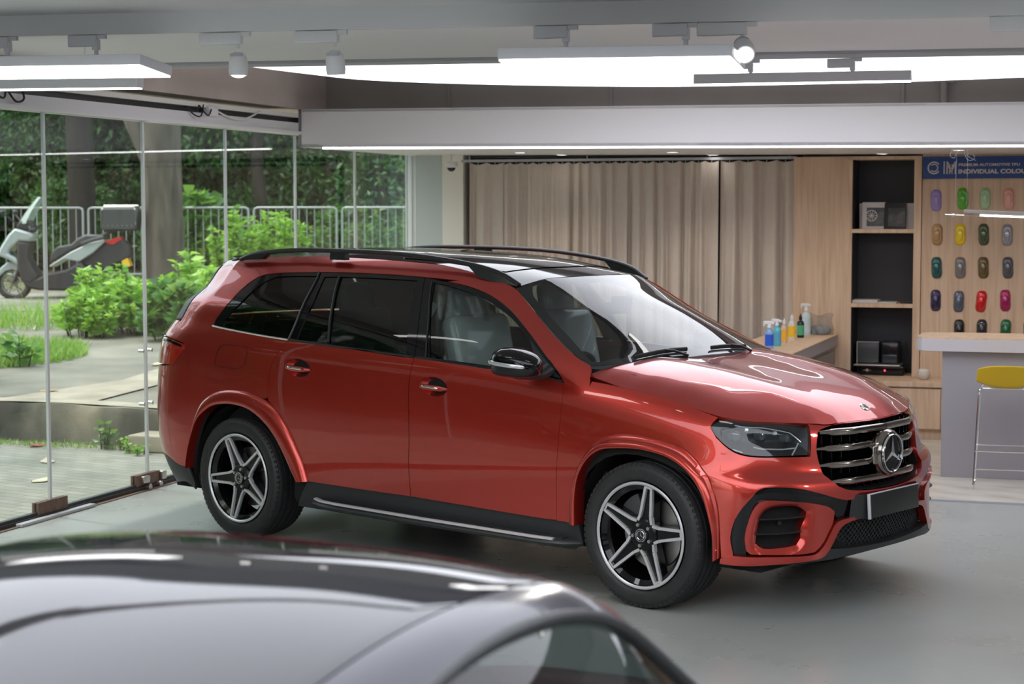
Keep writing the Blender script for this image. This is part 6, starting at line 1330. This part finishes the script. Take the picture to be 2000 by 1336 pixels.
for i, (px, Dp, r, lab) in enumerate(((510, 35, .12, 'thin dark tree trunk behind the middle of the railing'), (655, 35.5, .13, 'dark tree trunk behind the railing between the far glass seams'), (745, 35, .09, 'slim tree trunk behind the far end of the railing'))):
    t = thing('tree', lab, 'tree', RM(*at(px, Dp), .85), RROT); s = MB(); s.tube(cr([(0, 0, -.2), (.05, 0, 1.2), (-.05, 0, 2.4), (.15, 0, 5)], 4), r, 10); s.build('trunk', m_barkd, t)
# wooded hillside behind everything; bright patches paint in sunlit leaves and sky gaps
def hill(a, h):
    v, u = at(-900+2600*a, 52+26*h); return (v, u, gz(u)+(0 if h < .01 else 9*h**.8+1.2*math.sin(a*31)+.9*math.sin(a*57+h*9)))
s = R_(); s.grid(hill, 60, 12); struct('ground_hillside', s, noisy('hill_light_patches', [(.32, (.04, .08, .02)), (.45, (.14, .22, .05)), (.55, (.40, .48, .10)), (.66, (.75, .75, .6))], scale=.9, rough=1, detail=12))
# ---- shrubs
def shrub(name, lab, cat, px, Dp, w, h, n, size, m_, seed, grp=None, asp=.4, z0=None):
    rg = np.random.default_rng(seed); v, u = at(px, Dp); t = thing(name, lab, cat, RM(v, u, gz(u) if z0 is None else z0), RROT, grp)
    P = []; D_ = []; s = MB(); ns = max(4, int(n/70))
    for i in range(ns):
        a = rg.uniform(0, 2*PI); r = math.sqrt(rg.uniform())*w*.5; top = np.array([r*math.cos(a), r*math.sin(a)*.7, h*rg.uniform(.55, 1.0)*(1-.35*(r/(w*.5))**2)]); b0 = np.array([top[0]*.6, top[1]*.6, -.02]); s.tube([tuple(b0), tuple((b0+top)*.5+[0, 0, .02]), tuple(top)], [.008, .006, .003], 5)
        k = int(n/ns); tt = rg.uniform(.25, 1.03, k); an = rg.uniform(0, 2*PI, k); P.append(b0+(top-b0)*tt[:, None]); D_.append(np.column_stack([np.cos(an), np.sin(an), rg.uniform(-.3, .55, k)]))
    V, Fc = leaves(np.concatenate(P), np.concatenate(D_), size, asp, rg); me = mesh_np('foliage', V, Fc); link('foliage', me, m_, t); s.build('stems', m_barkd, t); return t
G = 'bright shrubs beside the scooter'
shrub('shrub', 'bright green leafy shrub left of the group, before the scooter\'s floor', 'shrub', 165, 22.8, 1.0, .62, 1500, .13, m_leafb, 11, G)
shrub('shrub', 'tall bright green shrub covering the scooter\'s rear wheel', 'shrub', 218, 23.6, 1.1, .92, 2200, .13, m_leafb, 12, G)
shrub('shrub', 'bright shrub in front of the bare tree trunk', 'shrub', 285, 23.2, 1.1, .85, 2200, .13, m_leafb, 13, G)
shrub('shrub', 'broad-leaved darker shrub left of the red car\'s rear corner', 'shrub', 330, 22.4, 1.0, .75, 1300, .18, m_leafm, 14, G, .5)
shrub('shrub', 'bright tall-stemmed shrub rising behind the red car\'s rear window', 'shrub', 385, 23.4, 1.0, 1.02, 1500, .16, m_leafb, 15, G)
shrub('shrub', 'low mixed shrub partly hidden behind the red car\'s rear', 'shrub', 440, 24, 1.2, .9, 1500, .15, m_leafb, 16, G)
shrub('shrub', 'pale bright shrub in front of the railing behind the roof of the red car', 'shrub', 460, 31, .9, 1.40, 1700, .15, m_leafb, 17)
shrub('shrub', 'pale bright shrub right of the railing post', 'shrub', 540, 31.5, 1.1, 1.42, 1900, .15, m_leafb, 18)
shrub('shrub', 'dull green shrub behind the railing near the far seams', 'shrub', 650, 34, 1.4, 1.4, 1600, .15, m_leafm, 19)
shrub('shrub', 'dull green shrub behind the railing at its far end', 'shrub', 760, 34, 1.6, 1.5, 1800, .15, m_leafm, 20)
shrub('shrub', 'plant with large pale leaves high up right of the bare trunk', 'shrub', 395, 33.5, 1.2, 2.2, 500, .34, m_leafm, 21, None, .75)
shrub('weed', 'small leafy weed growing against the retaining wall, the taller one', 'weed', 200, 15.85, .18, .26, 40, .085, m_leafm, 31, None, .6, 0)
shrub('weed', 'tiny yellowish weed at the foot of the wall beside the step', 'weed', 236, 15.8, .16, .15, 50, .05, m_leafb, 32, None, .6, 0)
shrub('weed', 'low green weed tuft in front of the concrete step', 'weed', 265, 15.5, .35, .11, 130, .05, m_leafb, 33, None, .5, 0)
shrub('weed', 'leafy young plant standing in the grass at the left edge', 'weed', 40, 19.6, .35, .42, 60, .17, m_leafm, 34, None, .4)
# grass patches
def grass(lab, c0, c1, n, h, seed, wid=.012, z0=None, poly=None):
    rg = np.random.default_rng(seed); a = rg.uniform(0, 1, (n, 2)); v0, u0 = c0; v1, u1 = c1
    th = 2*PI*a[:, 0]; r = np.sqrt(a[:, 1]); v = (v0+v1)/2+(v1-v0)/2*r*np.cos(th); u = (u0+u1)/2+(u1-u0)/2*r*np.sin(th); z = (gz(u) if z0 is None else np.full(n, z0))
    P = np.column_stack([v, u, z]); D_ = np.column_stack([rg.normal(size=n)*.35, rg.normal(size=n)*.35, np.ones(n)]); D_ /= np.linalg.norm(D_, axis=1)[:, None]
    L = h*rg.uniform(.4, 1.2, n)[:, None]; ang = rg.uniform(0, PI, n); S = np.column_stack([np.cos(ang), np.sin(ang), 0*ang])*wid; tip = P+D_*L+np.column_stack([rg.normal(size=n), rg.normal(size=n), 0*ang])*L*.25
    V = np.stack([P-S, P+S, tip], 1).reshape(-1, 3); k = np.arange(n)*3; Fc = np.stack([k, k+1, k+2], 1); me = mesh_np('grass', V, Fc)
    me.transform(Matrix.Rotation(RROT, 4, 'Z')); o = link('grass', me, m_grass); o.location = RO; o['kind'] = 'stuff'; o['label'] = lab; o['category'] = 'grass'
grass('lush grass mound beside the path at the left edge', (-7.6, 5.8), (-4.10, 9.0), 13000, .13, 41, .012)
grass('short grass around the feet of the bright shrubs', (-6.0, 11.0), (-3.0, 13.4), 5000, .10, 42, .014)
grass('sparse tall weeds left of the shrubs', (-8.2, 10.2), (-6.0, 12.4), 700, .35, 43, .010)
grass('thin grass along the foot of the retaining wall', (-3.9, 3.72), (-.4, 4.08), 900, .035, 44, .008, 0)
# fallen leaves
for i, (v, u, z, c_) in enumerate([(-.95, 1.95, .002, (.55, .5, .38)), (-1.5, 2.9, .002, (.42, .36, .28)), (-2.45, 3.5, .002, (.35, .12, .05)), (-2.15, 3.75, .002, (.30, .08, .04)), (-2.2, 6.3, gz(6.3)+.006, (.45, .33, .2)), (-2.75, 4.9, gz(4.9)+.006, (.35, .26, .15)), (-2.9, 7.2, gz(7.2)+.006, (.5, .42, .28))]):
    s = MB(); s.grid(lambda a, h: ((a-.5)*.12*math.sin(PI*min(.97, max(.06, h))), (h-.5)*.17, .012*math.sin(PI*a)+.015*h*h), 4, 6)
    t = s.build('fallen_leaf', mat('dry_leaf_%d' % i, c_, .8)); t.location = RM(v, u, z); t.rotation_euler = (0, 0, i*1.1)
    tag(t, ['large pale dry leaf on the paving right of the first glass seam', 'dry curled leaf in the middle of the paving', 'reddish fallen leaf on the paving near the left edge', 'small dark red leaf at the foot of the wall', 'brown leaf on the path beside the pale strip', 'brown leaf lying on the wall\'s rear edge', 'pale leaf further up the path'][i], 'leaf')
# ---- railing
m_galv = mat('galvanised_steel', (.34, .36, .36), .5, .4)
ra, rb = at(-60, 33), at(820, 33); L_ = math.hypot(rb[0]-ra[0], rb[1]-ra[1]); rang = math.atan2(rb[1]-ra[1], rb[0]-ra[0]); gzz = gz((ra[1]+rb[1])/2)
ztop = 2.10; nsec = 4
for k, (x0, x1) in enumerate(((0, 2.10), (2.16, 5.05), (5.11, 6.62), (6.68, L_))):
    v, u = ra[0]+math.cos(rang)*x0, ra[1]+math.sin(rang)*x0; Ls = x1-x0; Hh = ztop-gzz
    t = thing('railing', ['grey steel railing section at the left edge behind the scooter\'s front', 'grey steel railing section behind the scooter and the bare trunk', 'grey steel railing section behind the bright shrub', 'grey steel railing section towards the far end of the glass'][k], 'railing', RM(v, u, gzz), RROT+rang)
    s = MB(); r_ = .06; s.tube([(.02, 0, 0), (.02, 0, Hh-r_), (.03, 0, Hh-r_*.35), (.02+r_, 0, Hh), (Ls-.02-r_, 0, Hh), (Ls-.03, 0, Hh-r_*.35), (Ls-.02, 0, Hh-r_), (Ls-.02, 0, 0)], .021, 10); s.tube([(.02, 0, .15), (Ls-.02, 0, .15)], .016, 8); s.build('frame', m_galv, t)
    nb = int(Ls/.135)
    for j in range(1, nb):
        s = MB(); s.tube([(Ls*j/nb, 0, .15), (Ls*j/nb, 0, Hh)], .008, 6); s.build('baluster', m_galv, t)
# ---- scooter
sv, su = at(31, 29.3); sc = thing('scooter', 'grey maxi scooter with black top case parked outside by the railing', 'scooter', RM(sv, su, gz(su)-.02), RROT+math.atan2(.3166, .9486))
m_sg = mat('scooter_grey', (.36, .39, .39), .35, .2, coat=.6); m_sb = mat('scooter_black', (.025, .026, .030), .5); m_sd = mat('scooter_dark', (.05, .052, .055), .45)
def prs(name, poly, w, m_, bev=.02, y=0, par=sc): s = MB(); s.prism(poly, y-w/2, y+w/2, lambda a, b_, h: (a, h, b_)); return s.build(name, m_, par, bevel=bev)
for x in (.0, 1.52):
    s = MB(); s.lathe([(.20, -.05), (.25, -.06), (.28, -.035), (.285, 0), (.28, .035), (.25, .06), (.20, .05)], 36, (x, 0, .285), 'Y', closed=True); wo = s.build('tyre', m_rub, sc)
    s = MB(); s.lathe([(.185, -.04), (.205, -.045), (.205, .045), (.185, .04)], 36, (x, 0, .285), 'Y', closed=True); s.lathe([(0, -.06), (.05, -.06), (.05, .06), (0, .06)], 16, (x, 0, .285), 'Y')
    for k in range(5):
        a = k*2*PI/5+.3
        for d in (-.16, .16): s.tube([(x+.04*math.cos(a), -.02, .285+.04*math.sin(a)), (x+.19*math.cos(a+d), -.02, .285+.19*math.sin(a+d))], .014, 6)
    s.build('rim', mat('scooter_rim', (.22, .20, .17), .4, .5) if x == 0 else MATS['scooter_rim'], sc)
s = MB(); s.lathe([(.11, -.07), (.13, -.07)], 24, (0, 0, .285), 'Y'); s.build('brake_disc', m_steel, sc)
prs('front_fender', [(-.27, .40), (-.2, .52), (-.08, .62), (.06, .60), (.16, .52), (.12, .44), (.0, .50), (-.12, .47), (-.22, .38)], .16, m_sg, .02)
s = MB(); s.tube([(.0, -.09, .285), (.2, -.08, .75)], .025, 8); s.tube([(0, .09, .285), (.2, .08, .75)], .025, 8); s.build('fork', m_sd, sc)
prs('front_fairing', [(.07, 1.15), (.32, 1.08), (.36, 1.02), (.30, .93), (.14, .95), (.0, .82), (-.04, .75), (.10, .68), (.14, .55), (-.05, .66), (-.2, .72), (-.18, .82), (-.03, 1.05)], .42, m_sg, .05)
prs('leg_shield', [(.10, .95), (.30, .93), (.26, .70), (.36, .50), (.44, .38), (.3, .26), (.16, .32), (.10, .55)], .44, m_sb, .04)
prs('dash_cowl', [(.07, 1.16), (.12, 1.26), (.28, 1.28), (.36, 1.18), (.34, 1.07)], .30, m_sb, .04)
s = MB(); s.grid(lambda a, h: (.10+.30*h**1.2+.16*(2*a-1)**2*(1-.5*h), (a-.5)*(.42-.16*h**3), 1.22+.42*h), 14, 10); s.build('windscreen', mat('pale_screen', (.42, .50, .46), .25, alpha=.72), sc)
s = MB(); s.tube([(.36, -.36, 1.13), (.30, -.18, 1.18), (.3, .18, 1.18), (.36, .36, 1.13)], .016, 8); s.tube([(.36, -.38, 1.13), (.40, -.26, 1.135)], .022, 8); s.build('handlebar', m_sd, sc)
for sg in (-1, 1): s = MB(); s.tube([(.1, sg*.16, 1.22), (-.02, sg*.30, 1.34), (-.10, sg*.36, 1.40)], .012, 6); s.ell((-.06, sg*.38, 1.40), (.05, .09, .04), 14, 8); s.build('mirror', m_sb, sc)
prs('floor_body', [(.14, .40), (.40, .36), (.60, .45), (.86, .50), (1.1, .62), (1.2, .5), (1.2, .28), (1.0, .16), (.42, .17), (.22, .22)], .42, m_sb, .04)
prs('side_panel', [(.60, .56), (.95, .78), (1.25, .92), (1.48, .97), (1.47, .92), (1.30, .76), (1.08, .62), (.85, .66), (.62, .53)], .40, m_sg, .03)
prs('seat', [(.60, .60), (.62, .74), (.72, .86), (.95, .90), (1.05, .99), (1.18, 1.05), (1.45, 1.04), (1.46, .98), (1.2, .93), (.95, .80)], .34, m_sd, .04)
prs('tail', [(1.05, .62), (1.3, .78), (1.48, .93), (1.75, .97), (1.86, .86), (1.88, .70), (1.6, .55), (1.3, .45)], .24, m_sb, .03)
s = MB(); s.tube([(1.12, -.21, .90), (1.3, -.23, .96), (1.48, -.22, 1.0)], [(.03, .02)]*3, 8, flat=(0, 0, 1)); s.build('grab_rail', m_sd, sc)
prs('tail_lamp', [(1.44, .93), (1.72, 1.02), (1.74, .96), (1.6, .88)], .28, mat('lamp_red', (.45, .03, .03), .25), .01)
prs('plate', [(1.70, .70), (1.81, .72), (1.87, .55), (1.76, .52)], .22, mat('yellow_plate', (.75, .42, .02), .5), .003)
prs('engine', [(1.0, .3), (1.2, .5), (1.55, .42), (1.7, .3), (1.55, .2), (1.1, .18)], .30, m_sb, .04)
s = MB(); s.tube([(1.1, -.2, .3), (1.5, -.24, .33), (1.78, -.25, .42)], [.05, .08, .07], 14); s.build('exhaust', m_sd, sc)
tc = prs('top_case', [(1.43, 1.12), (1.42, 1.43), (1.46, 1.46), (1.98, 1.46), (2.02, 1.42), (1.98, 1.12)], .44, m_sd, .02)
s = MB(); s.box((1.72, 0, 1.475), (.5, .40, .05), bev=.02); s.tube([(1.48, -.17, 1.50), (1.95, -.17, 1.50)], .012, 6); s.tube([(1.48, .17, 1.50), (1.95, .17, 1.50)], .012, 6)
for x in (1.46, 1.97): s.box((x, -.2, 1.33), (.03, .04, .26), bev=.008)
s.build('case_trim', m_steel, tc)
s = MB()
for k in range(7): s.box((1.47+.075*k, -.222, 1.19), (.012, .006, .012))
s.build('rivets', m_steel, tc)
s = MB(); s.tube([(1.35, 0, 1.0), (1.6, 0, 1.12)], .03, 8); s.box((1.7, 0, 1.11), (.4, .3, .02)); s.build('case_rack', m_sd, sc)
